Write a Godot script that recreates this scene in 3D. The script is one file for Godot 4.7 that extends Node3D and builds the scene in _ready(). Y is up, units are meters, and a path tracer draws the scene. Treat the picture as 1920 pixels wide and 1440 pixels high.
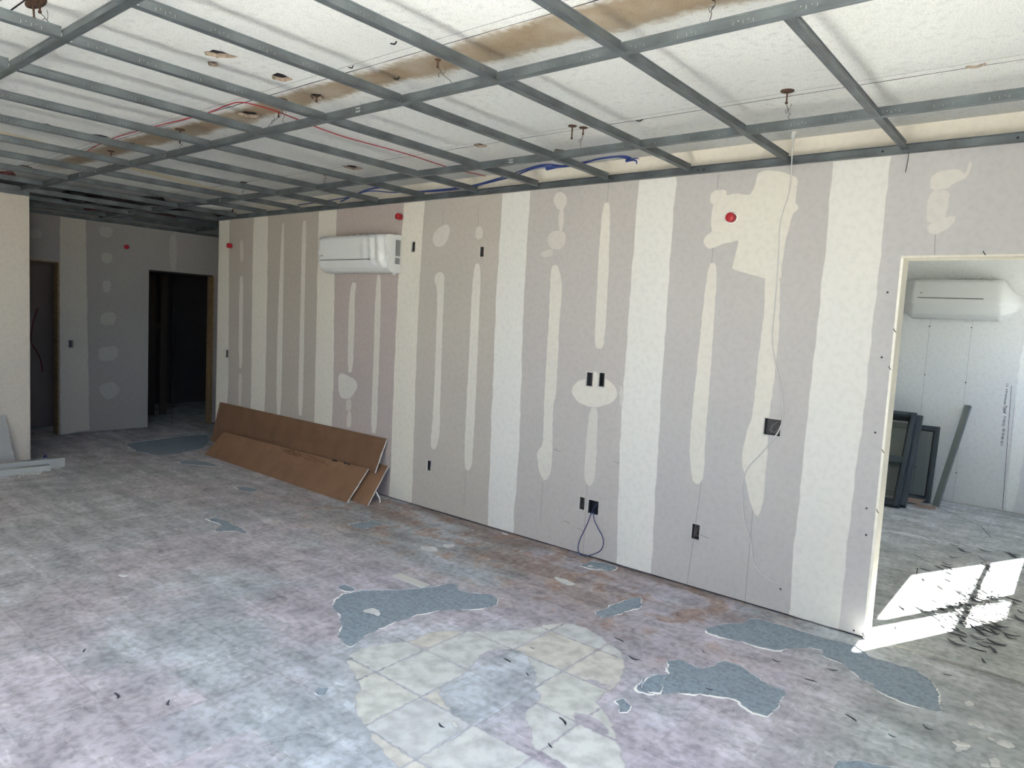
extends Node3D

# An empty room under renovation: striped plasterboard wall, open ceiling grid, scraped floor.
# World: the striped wall lies in the plane z = -4.2 and faces +z; the floor is y = 0; the slab soffit is y = 2.8.

const WZ := -4.2          # face of the striped wall
const BX := -9.49         # face of the far back wall
const RZ := -8.66         # far wall of the room beyond the doorway
const SLAB := 2.8
const GRID := 2.64        # underside of the ceiling grid
const XW := 0.5           # inner face of the window wall

var M := {}
var taken := {}
var rng := RandomNumberGenerator.new()
var rough_noise := FastNoiseLite.new()

# ------------------------------------------------------------------ mesh helper
class MB:
	var st := SurfaceTool.new()
	var col := Color.WHITE
	var n := 0
	func _init() -> void:
		st.begin(Mesh.PRIMITIVE_TRIANGLES)
		st.set_smooth_group(-1)
	func smooth(on: bool) -> MB:
		st.set_smooth_group(0 if on else -1)
		return self
	func v(p: Vector3, c: Color) -> void:
		st.set_color(c)
		st.set_uv(Vector2(p.x, p.z))
		st.add_vertex(p)
		n += 1
	func tri(a: Vector3, b: Vector3, c: Vector3) -> void:      # a b c counter-clockwise from outside
		v(a, col); v(c, col); v(b, col)
	func quad(a: Vector3, b: Vector3, c: Vector3, d: Vector3) -> void:
		tri(a, b, c); tri(a, c, d)
	func quad_c(a: Vector3, b: Vector3, c: Vector3, d: Vector3, ca: Color, cb: Color, cc: Color, cd: Color) -> void:
		v(a, ca); v(c, cc); v(b, cb)
		v(a, ca); v(d, cd); v(c, cc)
	func box(c: Vector3, s: Vector3, t := Transform3D()) -> MB:
		var h := s / 2.0
		var p := []
		for i in 8:
			p.append(t * (c + Vector3(h.x if i & 1 else -h.x, h.y if i & 2 else -h.y, h.z if i & 4 else -h.z)))
		quad(p[4], p[5], p[7], p[6])
		quad(p[1], p[0], p[2], p[3])
		quad(p[5], p[1], p[3], p[7])
		quad(p[0], p[4], p[6], p[2])
		quad(p[6], p[7], p[3], p[2])
		quad(p[0], p[1], p[5], p[4])
		return self
	func span(a: Vector3, b: Vector3, t := Transform3D()) -> MB:   # box from corner to corner
		return box((a + b) / 2.0, (b - a).abs(), t)
	func cbox(c: Vector3, s: Vector3, ch: float, t := Transform3D()) -> MB:   # box with chamfered long edges
		var h := s / 2.0
		var prof := PackedVector2Array([Vector2(-h.x + ch, -h.y), Vector2(h.x - ch, -h.y), Vector2(h.x, -h.y + ch), Vector2(h.x, h.y - ch), Vector2(h.x - ch, h.y), Vector2(-h.x + ch, h.y), Vector2(-h.x, h.y - ch), Vector2(-h.x, -h.y + ch)])
		var k := prof.size()
		for i in k:
			var a: Vector2 = prof[i]
			var b: Vector2 = prof[(i + 1) % k]
			quad(t * (c + Vector3(a.x, a.y, h.z)), t * (c + Vector3(a.x, a.y, -h.z)), t * (c + Vector3(b.x, b.y, -h.z)), t * (c + Vector3(b.x, b.y, h.z)))
		for i in range(1, k - 1):
			tri(t * (c + Vector3(prof[0].x, prof[0].y, h.z)), t * (c + Vector3(prof[i].x, prof[i].y, h.z)), t * (c + Vector3(prof[i + 1].x, prof[i + 1].y, h.z)))
			tri(t * (c + Vector3(prof[0].x, prof[0].y, -h.z)), t * (c + Vector3(prof[i + 1].x, prof[i + 1].y, -h.z)), t * (c + Vector3(prof[i].x, prof[i].y, -h.z)))
		return self
	func tube(pts: Array, r: float, sides := 8, r_end := -1.0) -> MB:
		smooth(true)
		var up := Vector3(0.13, 0.97, 0.21).normalized()
		var rings := []
		for i in pts.size():
			var d: Vector3 = (pts[mini(i + 1, pts.size() - 1)] - pts[maxi(i - 1, 0)]).normalized()
			var x := up.cross(d)
			if x.length() < 0.05:
				x = Vector3.RIGHT.cross(d)
			x = x.normalized()
			var y := d.cross(x)
			var rr := r if r_end < 0.0 else lerpf(r, r_end, float(i) / (pts.size() - 1))
			var ring := []
			for k in sides:
				var a := TAU * k / sides
				ring.append(pts[i] + (x * cos(a) + y * sin(a)) * rr)
			rings.append(ring)
		for i in pts.size() - 1:
			for k in sides:
				var k2 := (k + 1) % sides
				quad(rings[i][k], rings[i][k2], rings[i + 1][k2], rings[i + 1][k])
		smooth(false)
		for k in range(1, sides - 1):
			tri(rings[0][0], rings[0][k + 1], rings[0][k])
			tri(rings[-1][0], rings[-1][k], rings[-1][k + 1])
		return self
	func lathe(o: Vector3, axis: Vector3, prof: Array, sides := 20) -> MB:   # prof: [radius, height] along the axis
		smooth(true)
		var x := axis.cross(Vector3(0.31, 0.2, 0.93)).normalized()
		var y := axis.cross(x)
		for i in prof.size() - 1:
			for k in sides:
				var a := TAU * k / sides
				var b := TAU * (k + 1) / sides
				var da := x * cos(a) + y * sin(a)
				var db := x * cos(b) + y * sin(b)
				quad(o + axis * prof[i][1] + da * prof[i][0], o + axis * prof[i][1] + db * prof[i][0], o + axis * prof[i + 1][1] + db * prof[i + 1][0], o + axis * prof[i + 1][1] + da * prof[i + 1][0])
		smooth(false)
		return self
	# a thin layer on a surface: f maps (u, v, height) to a point; the outer ring slopes down and fades from `edge` to `mid`
	func layer(poly: PackedVector2Array, f: Callable, t: float, feather: float, mid: Color, edge: Color, low := 0.0002) -> MB:
		if Geometry2D.is_polygon_clockwise(poly):
			poly.reverse()
		var k := poly.size()
		var out := PackedVector2Array()
		for i in k:
			var e1 := (poly[i] - poly[(i + k - 1) % k]).normalized()
			var e2 := (poly[(i + 1) % k] - poly[i]).normalized()
			var nn := (Vector2(e1.y, -e1.x) + Vector2(e2.y, -e2.x))
			nn = nn.normalized() if nn.length() > 0.01 else Vector2(e1.y, -e1.x)
			out.append(poly[i] + nn * feather)
		var sign_ := 1.0 if (f.call(0.0, 1.0, 0.0) - f.call(0.0, 0.0, 0.0)).cross(f.call(0.0, 0.0, 1.0) - f.call(0.0, 0.0, 0.0)).dot(f.call(1.0, 0.0, 0.0) - f.call(0.0, 0.0, 0.0)) > 0.0 else -1.0
		var idx := Geometry2D.triangulate_polygon(poly)
		for i in range(0, idx.size(), 3):
			var a := poly[idx[i]]
			var b := poly[idx[i + 1]]
			var c := poly[idx[i + 2]]
			if ((b - a).cross(c - a) > 0.0) != (sign_ > 0.0):
				var s := b
				b = c
				c = s
			v(f.call(a.x, a.y, t), mid); v(f.call(c.x, c.y, t), mid); v(f.call(b.x, b.y, t), mid)
		for i in k:
			var j := (i + 1) % k
			var p0: Vector3 = f.call(poly[i].x, poly[i].y, t)
			var p1: Vector3 = f.call(poly[j].x, poly[j].y, t)
			var q0: Vector3 = f.call(out[i].x, out[i].y, low)
			var q1: Vector3 = f.call(out[j].x, out[j].y, low)
			if sign_ > 0.0:
				quad_c(p0, q0, q1, p1, mid, edge, edge, mid)
			else:
				quad_c(p0, p1, q1, q0, mid, mid, edge, edge)
		return self
	func quad_line2(a: Vector3, b: Vector3, nrm: Vector3, w: float) -> MB:   # a thin mark on a surface
		var s := nrm.normalized().cross((b - a).normalized()) * w / 2.0
		quad(a - s, b - s, b + s, a + s)
		return self
	func quad_line(a: Vector3, b: Vector3, w: float) -> MB:
		return quad_line2(a, b, Vector3.UP if absf(a.y) < 0.002 and absf(b.y) < 0.002 else Vector3.BACK, w)
	func done() -> ArrayMesh:
		st.generate_normals()
		return st.commit()

# ------------------------------------------------------------------ object helpers
func numbered(called: String) -> String:
	if not taken.has(called):
		taken[called] = 0
		return called
	taken[called] += 1
	return "%s_%03d" % [called, taken[called]]

func thing(called: String, label: String, category: String, at := Vector3.ZERO, group := "") -> Node3D:
	var o := Node3D.new()
	o.name = numbered(called)
	add_child(o)
	o.position = at
	o.set_meta("label", label)
	o.set_meta("category", category)
	if group:
		o.set_meta("group", group)
	return o

func part(called: String, mesh: Mesh, mat: Material, parent: Node3D) -> MeshInstance3D:
	var o := MeshInstance3D.new()
	o.name = called
	o.mesh = mesh
	o.material_override = mat
	parent.add_child(o, true)
	return o

func setting(called: String, label: String, category: String) -> Node3D:
	var o := thing(called, label, category)
	o.set_meta("kind", "structure")
	return o

func stuff(o: Node) -> Node:
	o.set_meta("kind", "stuff")
	return o

func dup(o: Node3D, called: String, label: String, at: Vector3, group := "") -> Node3D:
	var c: Node3D = o.duplicate()
	c.name = numbered(called)
	add_child(c)
	c.position = at
	c.set_meta("label", label)
	if group:
		c.set_meta("group", group)
	return c

func mat(albedo: Color, rough := 0.8, metal := 0.0) -> StandardMaterial3D:
	var m := StandardMaterial3D.new()
	m.albedo_color = albedo
	m.roughness = rough
	m.metallic = metal
	m.vertex_color_use_as_albedo = false
	return m

func lin(r: int, g: int, b: int) -> Color:
	return Color8(r, g, b).srgb_to_linear()

func noise(freq: float, octaves := 4, s := 1, kind := FastNoiseLite.TYPE_SIMPLEX_SMOOTH) -> FastNoiseLite:
	var nz := FastNoiseLite.new()
	nz.seed = s
	nz.frequency = freq
	nz.noise_type = kind
	nz.fractal_octaves = octaves
	return nz

func grain(freq: float, lo: float, hi: float, s: int, side := 512, octaves := 4) -> ImageTexture:   # grey multiplier
	var im := noise(freq, octaves, s).get_seamless_image(side, side)
	var px := im.get_data()
	var out := PackedByteArray()
	out.resize(px.size())
	for i in px.size():
		out[i] = int(clampf(lerpf(lo, hi, px[i] / 255.0), 0.0, 1.0) * 255.0)
	return ImageTexture.create_from_image(Image.create_from_data(side, side, false, Image.FORMAT_L8, out))

func bump(freq: float, strength: float, s: int, side := 512, octaves := 5) -> ImageTexture:
	var im := noise(freq, octaves, s).get_seamless_image(side, side)
	im.convert(Image.FORMAT_RGBA8)
	im.bump_map_to_normal_map(strength)
	return ImageTexture.create_from_image(im)

func triplanar(m: StandardMaterial3D, scale: float) -> StandardMaterial3D:
	m.uv1_triplanar = true
	m.uv1_world_triplanar = true
	m.uv1_scale = Vector3.ONE * scale
	return m

func pts(a: Array) -> PackedVector2Array:
	var p := PackedVector2Array()
	for i in range(0, a.size(), 2):
		p.append(Vector2(a[i], a[i + 1]))
	return p

func rough(p: PackedVector2Array, step: float, amp: float, freq := 20.0, smooth_first := true, cut := 0.22) -> PackedVector2Array:
	var q := p
	if smooth_first:                       # one round of corner cutting
		q = PackedVector2Array()
		for i in p.size():
			var a := p[i]
			var b := p[(i + 1) % p.size()]
			q.append(a.lerp(b, cut))
			q.append(a.lerp(b, 1.0 - cut))
	var out := PackedVector2Array()
	for i in q.size():
		var a := q[i]
		var b := q[(i + 1) % q.size()]
		var k := maxi(1, int(a.distance_to(b) / step))
		for j in k:
			var c := a.lerp(b, float(j) / k)
			out.append(c + Vector2(rough_noise.get_noise_2d(c.x * freq, c.y * freq), rough_noise.get_noise_2d(c.x * freq + 91.0, c.y * freq + 37.0)) * amp)
	return out

func curve(a: Array, step := 0.02) -> Array:
	var c := Curve3D.new()
	c.bake_interval = step
	for i in a.size():
		var t: Vector3 = (a[mini(i + 1, a.size() - 1)] - a[maxi(i - 1, 0)]) / 6.0
		c.add_point(a[i], -t, t)
	return Array(c.get_baked_points())

func lift(a: Array, axis: String, at: float) -> Array:   # flat pairs to points on a plane
	var out := []
	for i in range(0, a.size(), 2):
		match axis:
			"y": out.append(Vector3(a[i], at, a[i + 1]))
			"z": out.append(Vector3(a[i], a[i + 1], at))
			_: out.append(Vector3(at, a[i + 1], a[i]))
	return out

func nth(k: int) -> String:
	return ["first", "second", "third", "fourth", "fifth", "sixth", "seventh", "eighth", "ninth", "tenth", "eleventh", "twelfth", "thirteenth", "fourteenth", "fifteenth", "sixteenth", "seventeenth"][k]

# ------------------------------------------------------------------ build
func _ready() -> void:
	rng.seed = 7
	rough_noise.seed = 3
	rough_noise.frequency = 1.0
	rough_noise.fractal_octaves = 3
	view_and_light()
	materials()
	shell()
	striped_wall()
	back_wall()
	next_room()
	ceiling_grid()
	hangers_and_wires()
	wall_fittings()
	left_corner()
	boards()
	next_room_things()
	litter()

func view_and_light() -> void:
	var cam := Camera3D.new()
	cam.name = "camera"
	add_child(cam)
	cam.transform = Transform3D(Basis(Vector3(0.7725968, 0.0536794, -0.6326237), Vector3(-0.0955055, 0.9949074, -0.0322169), Vector3(0.6276726, 0.0853098, 0.7737889)).orthonormalized(), Vector3(0, 1.63, 0))
	cam.fov = 57.185
	cam.near = 0.05
	cam.far = 200.0
	cam.current = true
	var env := Environment.new()
	var sky := Sky.new()
	var sm := ProceduralSkyMaterial.new()
	sm.sky_top_color = Color(0.42, 0.56, 0.80)
	sm.sky_horizon_color = Color(0.72, 0.81, 0.94)
	sm.ground_horizon_color = Color(0.62, 0.62, 0.60)
	sm.ground_bottom_color = Color(0.5, 0.5, 0.48)
	sm.sun_angle_max = 2.0
	sm.sky_energy_multiplier = 1.0
	sky.sky_material = sm
	env.background_mode = Environment.BG_SKY
	env.sky = sky
	env.background_energy_multiplier = 3.0
	env.tonemap_mode = Environment.TONE_MAPPER_LINEAR
	env.tonemap_exposure = 4.5
	env.sdfgi_enabled = true
	env.ssao_enabled = true
	env.ssil_enabled = true
	var we := WorldEnvironment.new()
	we.name = "world_environment"
	we.environment = env
	add_child(we)
	var sun := DirectionalLight3D.new()
	sun.name = "sun"
	add_child(sun)
	var towards := Vector3(-0.43, -0.7, 0.9).normalized()     # the way its light travels
	sun.look_at_from_position(Vector3.ZERO, towards, Vector3.UP)
	sun.light_color = Color(1.0, 0.985, 0.955)
	sun.light_energy = 50.0
	sun.light_angular_distance = 0.7
	sun.shadow_enabled = true

func materials() -> void:
	# plasterboard paper, filler and gypsum take their tone from vertex colours
	var paper := mat(Color.WHITE, 0.9)
	paper.vertex_color_use_as_albedo = true
	paper.albedo_texture = grain(0.03, 0.965, 1.025, 11, 512, 5)
	paper.normal_enabled = true
	paper.normal_texture = bump(0.12, 1.2, 12)
	paper.normal_scale = 0.07
	M.paper = triplanar(paper, 1.3)
	M.gypsum = mat(Color8(228, 224, 214), 0.9)
	M.cut_edge = triplanar(mat(Color8(226, 222, 208), 0.95), 6.0)
	M.cut_edge.albedo_texture = grain(0.03, 0.75, 1.05, 13, 256)
	M.void = mat(Color8(40, 38, 38), 0.9)
	M.box_grey = mat(Color8(62, 60, 60), 0.6)
	M.dark_line = mat(Color8(110, 106, 104), 0.9)
	M.steel = mat(Color8(112, 119, 121), 0.45, 0.6)
	M.steel.albedo_texture = grain(0.015, 0.8, 1.05, 14, 256)
	triplanar(M.steel, 1.5)
	M.stud_steel = mat(Color8(168, 170, 165), 0.55, 0.15)
	M.bright_steel = mat(Color8(205, 208, 205), 0.3, 0.8)
	M.rust = triplanar(mat(Color8(92, 66, 48), 0.8, 0.2), 12.0)
	M.rust.albedo_texture = grain(0.05, 0.5, 1.2, 15, 128)
	M.wire = mat(Color8(96, 92, 88), 0.5, 0.5)
	M.red = mat(Color8(158, 14, 30), 0.4)
	M.red_wire = mat(Color8(165, 26, 34), 0.5)
	M.dull_red = mat(Color8(96, 34, 32), 0.6)
	M.channel = mat(Color8(112, 120, 119), 0.5, 0.3)
	M.blue = mat(Color8(38, 58, 120), 0.5)
	M.loop_blue = mat(Color8(44, 56, 98), 0.5)
	M.white_cable = mat(Color8(192, 190, 184), 0.5)
	M.black = mat(Color8(26, 26, 28), 0.7)
	M.timber = triplanar(mat(Color8(126, 102, 68), 0.8), 3.0)
	M.timber.albedo_texture = grain(0.03, 0.8, 1.05, 16, 128)
	M.wrap = mat(Color8(206, 206, 202), 0.42)
	M.wrap_grey = mat(Color8(188, 193, 193), 0.4)
	M.wrap.rim_enabled = true
	M.wrap.rim = 0.2
	M.slot = mat(Color8(70, 72, 72), 0.6)
	M.vent_grey = mat(Color8(120, 120, 118), 0.6)
	var kraft := mat(Color8(134, 100, 72), 0.85)
	kraft.albedo_texture = grain(0.01, 0.9, 1.06, 17, 512)
	kraft.vertex_color_use_as_albedo = true
	M.kraft = triplanar(kraft, 0.9)
	var board_face := mat(Color8(158, 157, 152), 0.9)
	M.board_face = board_face
	M.kraft_torn = mat(Color8(106, 72, 50), 0.9)
	M.frame = mat(Color8(62, 72, 80), 0.4, 0.3)
	M.card = mat(Color8(150, 130, 116), 0.9)
	M.slate = mat(Color8(58, 62, 66), 0.7)
	M.pale_chip = mat(Color8(205, 204, 198), 0.9)
	var pane := mat(Color(0.30, 0.36, 0.34, 0.35), 0.05)
	pane.transparency = BaseMaterial3D.TRANSPARENCY_ALPHA
	M.pane = pane
	var clear := mat(Color(0.9, 0.95, 0.95, 0.06), 0.02)
	clear.transparency = BaseMaterial3D.TRANSPARENCY_ALPHA
	M.clear = clear
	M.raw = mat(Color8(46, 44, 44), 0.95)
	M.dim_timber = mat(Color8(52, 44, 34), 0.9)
	M.rim = mat(Color8(246, 246, 242), 0.9)
	var tint := mat(Color(0.8, 0.8, 0.78, 0.3), 0.02)
	tint.transparency = BaseMaterial3D.TRANSPARENCY_ALPHA
	M.tint = tint
	M.outside = mat(Color8(66, 65, 62), 0.95)
	# soffit of the slab, floor screed and the dark tile bed below it: large maps in world coordinates
	M.slab = world_map(slab_image(), Vector3(10.0 / 10.6, 0, 8.8 / 10.6), 0.95)
	M.slab.normal_enabled = true
	M.slab.normal_texture = bump(0.05, 4.0, 21)
	M.slab.normal_scale = 0.0
	M.broken = triplanar(mat(Color8(186, 168, 148), 0.95), 5.0)
	M.broken.albedo_texture = grain(0.03, 0.6, 1.1, 22, 128)
	M.screed = world_map(floor_image(), Vector3(10.0 / 10.6, 0, 8.8 / 10.6), 0.78)
	detail(M.screed, scraped(0.72, 1.20, 31), 0.62)
	detail(M.slab, grain(0.10, 0.88, 1.07, 32, 1024, 4), 0.9)
	var bed := mat(Color8(146, 160, 170), 0.75)
	bed.albedo_texture = scraped(0.72, 1.2, 36)
	M.bed = triplanar(bed, 1.1)
	var ad := mat(Color.WHITE, 0.85)
	ad.vertex_color_use_as_albedo = true
	ad.albedo_texture = grain(0.007, 0.84, 1.06, 34, 1024, 6)
	M.adhesive = triplanar(ad, 1.3)

func world_map(im: Image, offset: Vector3, roughness: float) -> StandardMaterial3D:
	var m := mat(Color.WHITE, roughness)
	m.albedo_texture = ImageTexture.create_from_image(im)
	triplanar(m, 1.0 / 10.6)
	m.uv1_offset = offset
	return m

func detail(m: StandardMaterial3D, t: Texture2D, scale: float) -> void:
	m.detail_enabled = true
	m.detail_blend_mode = BaseMaterial3D.BLEND_MODE_MUL
	m.detail_albedo = t
	m.detail_uv_layer = BaseMaterial3D.DETAIL_UV_2
	m.uv2_triplanar = true
	m.uv2_world_triplanar = true
	m.uv2_scale = Vector3.ONE * scale

func stretched(freq: float, octaves: int, s: int, w: int, h: int, sx: int, sy: int) -> PackedByteArray:
	var im := noise(freq, octaves, s).get_image(w / sx, h / sy)
	im.resize(w, h, Image.INTERPOLATE_CUBIC)
	return im.get_data()

func floor_image() -> Image:
	var w := 1800
	var a := stretched(0.003, 5, 41, w, w, 1, 1)         # broad tone
	var b := stretched(0.03, 5, 42, w, w, 6, 1)          # trowel strokes along x
	var c := stretched(0.03, 5, 43, w, w, 1, 5)          # and along z
	var d := stretched(0.022, 5, 44, w, w, 1, 1)         # blotches
	var e := stretched(0.006, 3, 45, w, w, 1, 1)
	var g := stretched(0.012, 4, 46, w, w, 3, 1)         # torn strips
	var tones := []
	for i in 4096:
		tones.append(Vector3(rng.randf_range(-1, 1), rng.randf_range(-1, 1), rng.randf()))
	var out := PackedByteArray()
	out.resize(w * w * 3)
	var lilac := Color8(188, 182, 190)
	var grey := Color8(180, 186, 192)
	var warm := Color8(188, 183, 179)
	var brown := Color8(152, 136, 127)
	var rust := Color8(150, 122, 104)
	var green := Color8(180, 185, 182)
	var pale := Color8(222, 222, 221)
	for j in w:
		var z := j * 10.6 / w - 8.8
		var fz := (z + 2.07) / 0.315
		var iz := int(floor(fz))
		var ez := minf(fz - iz, 1.0 - fz + iz) * 0.315
		for i in w:
			var x := i * 10.6 / w - 10.0
			var k := j * w + i
			var na := a[k] / 255.0
			var nb := b[k] / 255.0
			var nc := c[k] / 255.0
			var nd := d[k] / 255.0
			var ne := e[k] / 255.0
			var ng := g[k] / 255.0
			var fx := (x + 2.09) / 0.305
			var ix := int(floor(fx))
			var q: Vector3 = tones[(ix & 63) * 64 + (iz & 63)]
			var keep := clampf((nd + ne) * 1.6 - 1.1, 0.0, 1.0)          # where the tile beds still read
			var col := lilac.lerp(grey, clampf((na - 0.35) * 3.3 + q.x * 0.35, 0.0, 1.0))
			col = col.lerp(warm, clampf((-3.2 - x) / 2.3, 0.0, 1.0) * 0.6)
			var t := 1.0 + (nb - 0.5) * 0.18 + (nc - 0.5) * 0.12 + (nd - 0.5) * 0.20 + q.y * 0.035 * keep
			if z < -4.25:
				col = col.lerp(Color8(186, 190, 188), 0.75)
			else:
				var near := clampf((1.25 - (z + 4.2)) / 1.1, 0.0, 1.0)
				if near > 0.0:
					near *= clampf((x + 6.0) / 1.4, 0.0, 1.0) * clampf((-1.0 - x) / 0.7, 0.0, 1.0)
					col = col.lerp(brown, clampf(near * (0.15 + 3.0 * (ng - 0.36)), 0.0, 0.85))
					col = col.lerp(rust, clampf(near * 6.0 * (nd - 0.60), 0.0, 0.6))
			col = col.lerp(green, clampf((x + 1.15 + 0.3 * (na - 0.5)) / 0.6, 0.0, 1.0) * 0.65)
			var ex := minf(fx - ix, 1.0 - fx + ix) * 0.305
			var line := minf(ex, ez)
			if line < 0.008 and keep > 0.25:
				t *= 0.95 if q.z > 0.4 else 1.05
			# scraper marks: thin pale and dark strokes
			var s1 := absf(nb - 0.60)
			var s2 := absf(nc - 0.42)
			if s1 < 0.018 and nd > 0.5:
				col = col.lerp(pale, 0.55 * (1.0 - s1 / 0.018))
			if s2 < 0.012 and ne > 0.52:
				col = col.lerp(pale, 0.45 * (1.0 - s2 / 0.012))
			var s3 := absf(ng - 0.5)
			if s3 < 0.008 and nd < 0.5:
				t *= 0.90
			if ng > 0.66:
				t *= 1.05
			out[k * 3] = clampi(int(col.r * t * 255.0), 0, 255)
			out[k * 3 + 1] = clampi(int(col.g * t * 255.0), 0, 255)
			out[k * 3 + 2] = clampi(int(col.b * t * 255.0), 0, 255)
	return Image.create_from_data(w, w, false, Image.FORMAT_RGB8, out)

func scraped(lo: float, hi: float, s: int) -> ImageTexture:      # seamless fine strokes and grit
	var side := 1024
	var a := noise(0.02, 6, s).get_seamless_image(side / 3, side)
	a.resize(side, side, Image.INTERPOLATE_CUBIC)
	var b := noise(0.02, 5, s + 1).get_seamless_image(side, side / 3)
	b.resize(side, side, Image.INTERPOLATE_CUBIC)
	var c := noise(0.03, 6, s + 2).get_seamless_image(side, side)
	var pa := a.get_data()
	var pb := b.get_data()
	var pc := c.get_data()
	var out := PackedByteArray()
	out.resize(side * side)
	for i in out.size():
		out[i] = int(clampf(lerpf(lo, hi, (pa[i] * 0.3 + pb[i] * 0.15 + pc[i] * 0.55) / 255.0), 0.0, 1.0) * 255.0)
	return ImageTexture.create_from_image(Image.create_from_data(side, side, false, Image.FORMAT_L8, out))

func slab_image() -> Image:
	var w := 1280
	var a := stretched(0.005, 4, 51, w, w, 1, 1)
	var d := stretched(0.16, 3, 52, w, w, 1, 1)
	var e := stretched(0.02, 4, 53, w, w, 1, 1)
	var out := PackedByteArray()
	out.resize(w * w * 3)
	var white := Color8(228, 228, 222)
	var stain := Color8(142, 122, 96)
	var cream := Color8(222, 206, 168)
	for j in w:
		var z := j * 10.6 / w - 8.8
		for i in w:
			var x := i * 10.6 / w - 10.0
			var k := j * w + i
			var na := a[k] / 255.0
			var nd := d[k] / 255.0
			var ne := e[k] / 255.0
			var col := white
			var t := 1.0 + (na - 0.5) * 0.10
			t *= 1.0 - clampf(nd - 0.55, 0.0, 0.3) * 0.35 * ne      # sponge-like mottling
			# damp stain along the joint
			var mid := -2.335 + (na - 0.5) * 0.05
			var half := 0.085 + smoothstep(-3.2, -1.2, x) * 0.03
			var edge := smoothstep(half + 0.045, half - 0.03, absf(z - mid) + (nd - 0.5) * 0.05 + (ne - 0.5) * 0.06)
			edge *= smoothstep(-0.5, -0.9, x) * smoothstep(-7.6, -7.0, x) * (0.75 + 0.5 * (ne - 0.3))
			col = col.lerp(stain, clampf(edge, 0.0, 0.92))
			var streak := smoothstep(0.13, 0.04, absf(x + 6.2 + (z + 1.6) * -0.33 + (na - 0.5) * 0.2)) * smoothstep(-4.2, -3.6, z)
			col = col.lerp(cream, streak * 0.75)
			if x < -7.6:
				t *= lerpf(1.0, 0.72, smoothstep(-7.6, -8.6, x))   # bare grey concrete over the corridor
			out[k * 3] = clampi(int(col.r * t * 255.0), 0, 255)
			out[k * 3 + 1] = clampi(int(col.g * t * 255.0), 0, 255)
			out[k * 3 + 2] = clampi(int(col.b * t * 255.0), 0, 255)
	return Image.create_from_data(w, w, false, Image.FORMAT_RGB8, out)

# ------------------------------------------------------------------ room shell
func carve(tree: CSGShape3D, poly: PackedVector2Array, y: float, depth: float, m: Material) -> void:
	var p := CSGPolygon3D.new()
	p.name = "hole"
	p.operation = CSGShape3D.OPERATION_SUBTRACTION
	if Geometry2D.is_polygon_clockwise(poly):
		poly.reverse()
	p.polygon = poly
	p.mode = CSGPolygon3D.MODE_DEPTH
	p.depth = depth
	p.rotation.x = PI / 2
	p.position.y = y
	p.material = m
	tree.add_child(p, true)

func rim(poly: PackedVector2Array, y: float, most: float, s: float) -> ArrayMesh:    # chipped pale edge of a hole in the screed
	var m := MB.new()
	if Geometry2D.is_polygon_clockwise(poly):
		poly.reverse()
	var k := poly.size()
	var w := []
	var nn := []
	for i in k:
		var t := (poly[(i + 1) % k] - poly[(i + k - 1) % k]).normalized()
		var o := Vector2(t.y, -t.x)
		nn.append(o)
		var q := clampf(0.25 + 1.9 * rough_noise.get_noise_2d(poly[i].x * 6.0 + s, poly[i].y * 6.0), 0.0, 1.0)
		w.append(most * q * (0.22 + 0.78 * clampf(o.y + 0.35, 0.0, 1.0)))
	for i in k:
		var j := (i + 1) % k
		if w[i] + w[j] < 0.0012:
			continue
		var a := Vector3(poly[i].x - nn[i].x * 0.001, y, poly[i].y - nn[i].y * 0.001)
		var b := Vector3(poly[j].x - nn[j].x * 0.001, y, poly[j].y - nn[j].y * 0.001)
		var c := Vector3(poly[j].x + nn[j].x * w[j], y - 0.0008, poly[j].y + nn[j].y * w[j])
		var d := Vector3(poly[i].x + nn[i].x * w[i], y - 0.0008, poly[i].y + nn[i].y * w[i])
		m.quad(a, d, c, b)
	return m.done()

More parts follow.
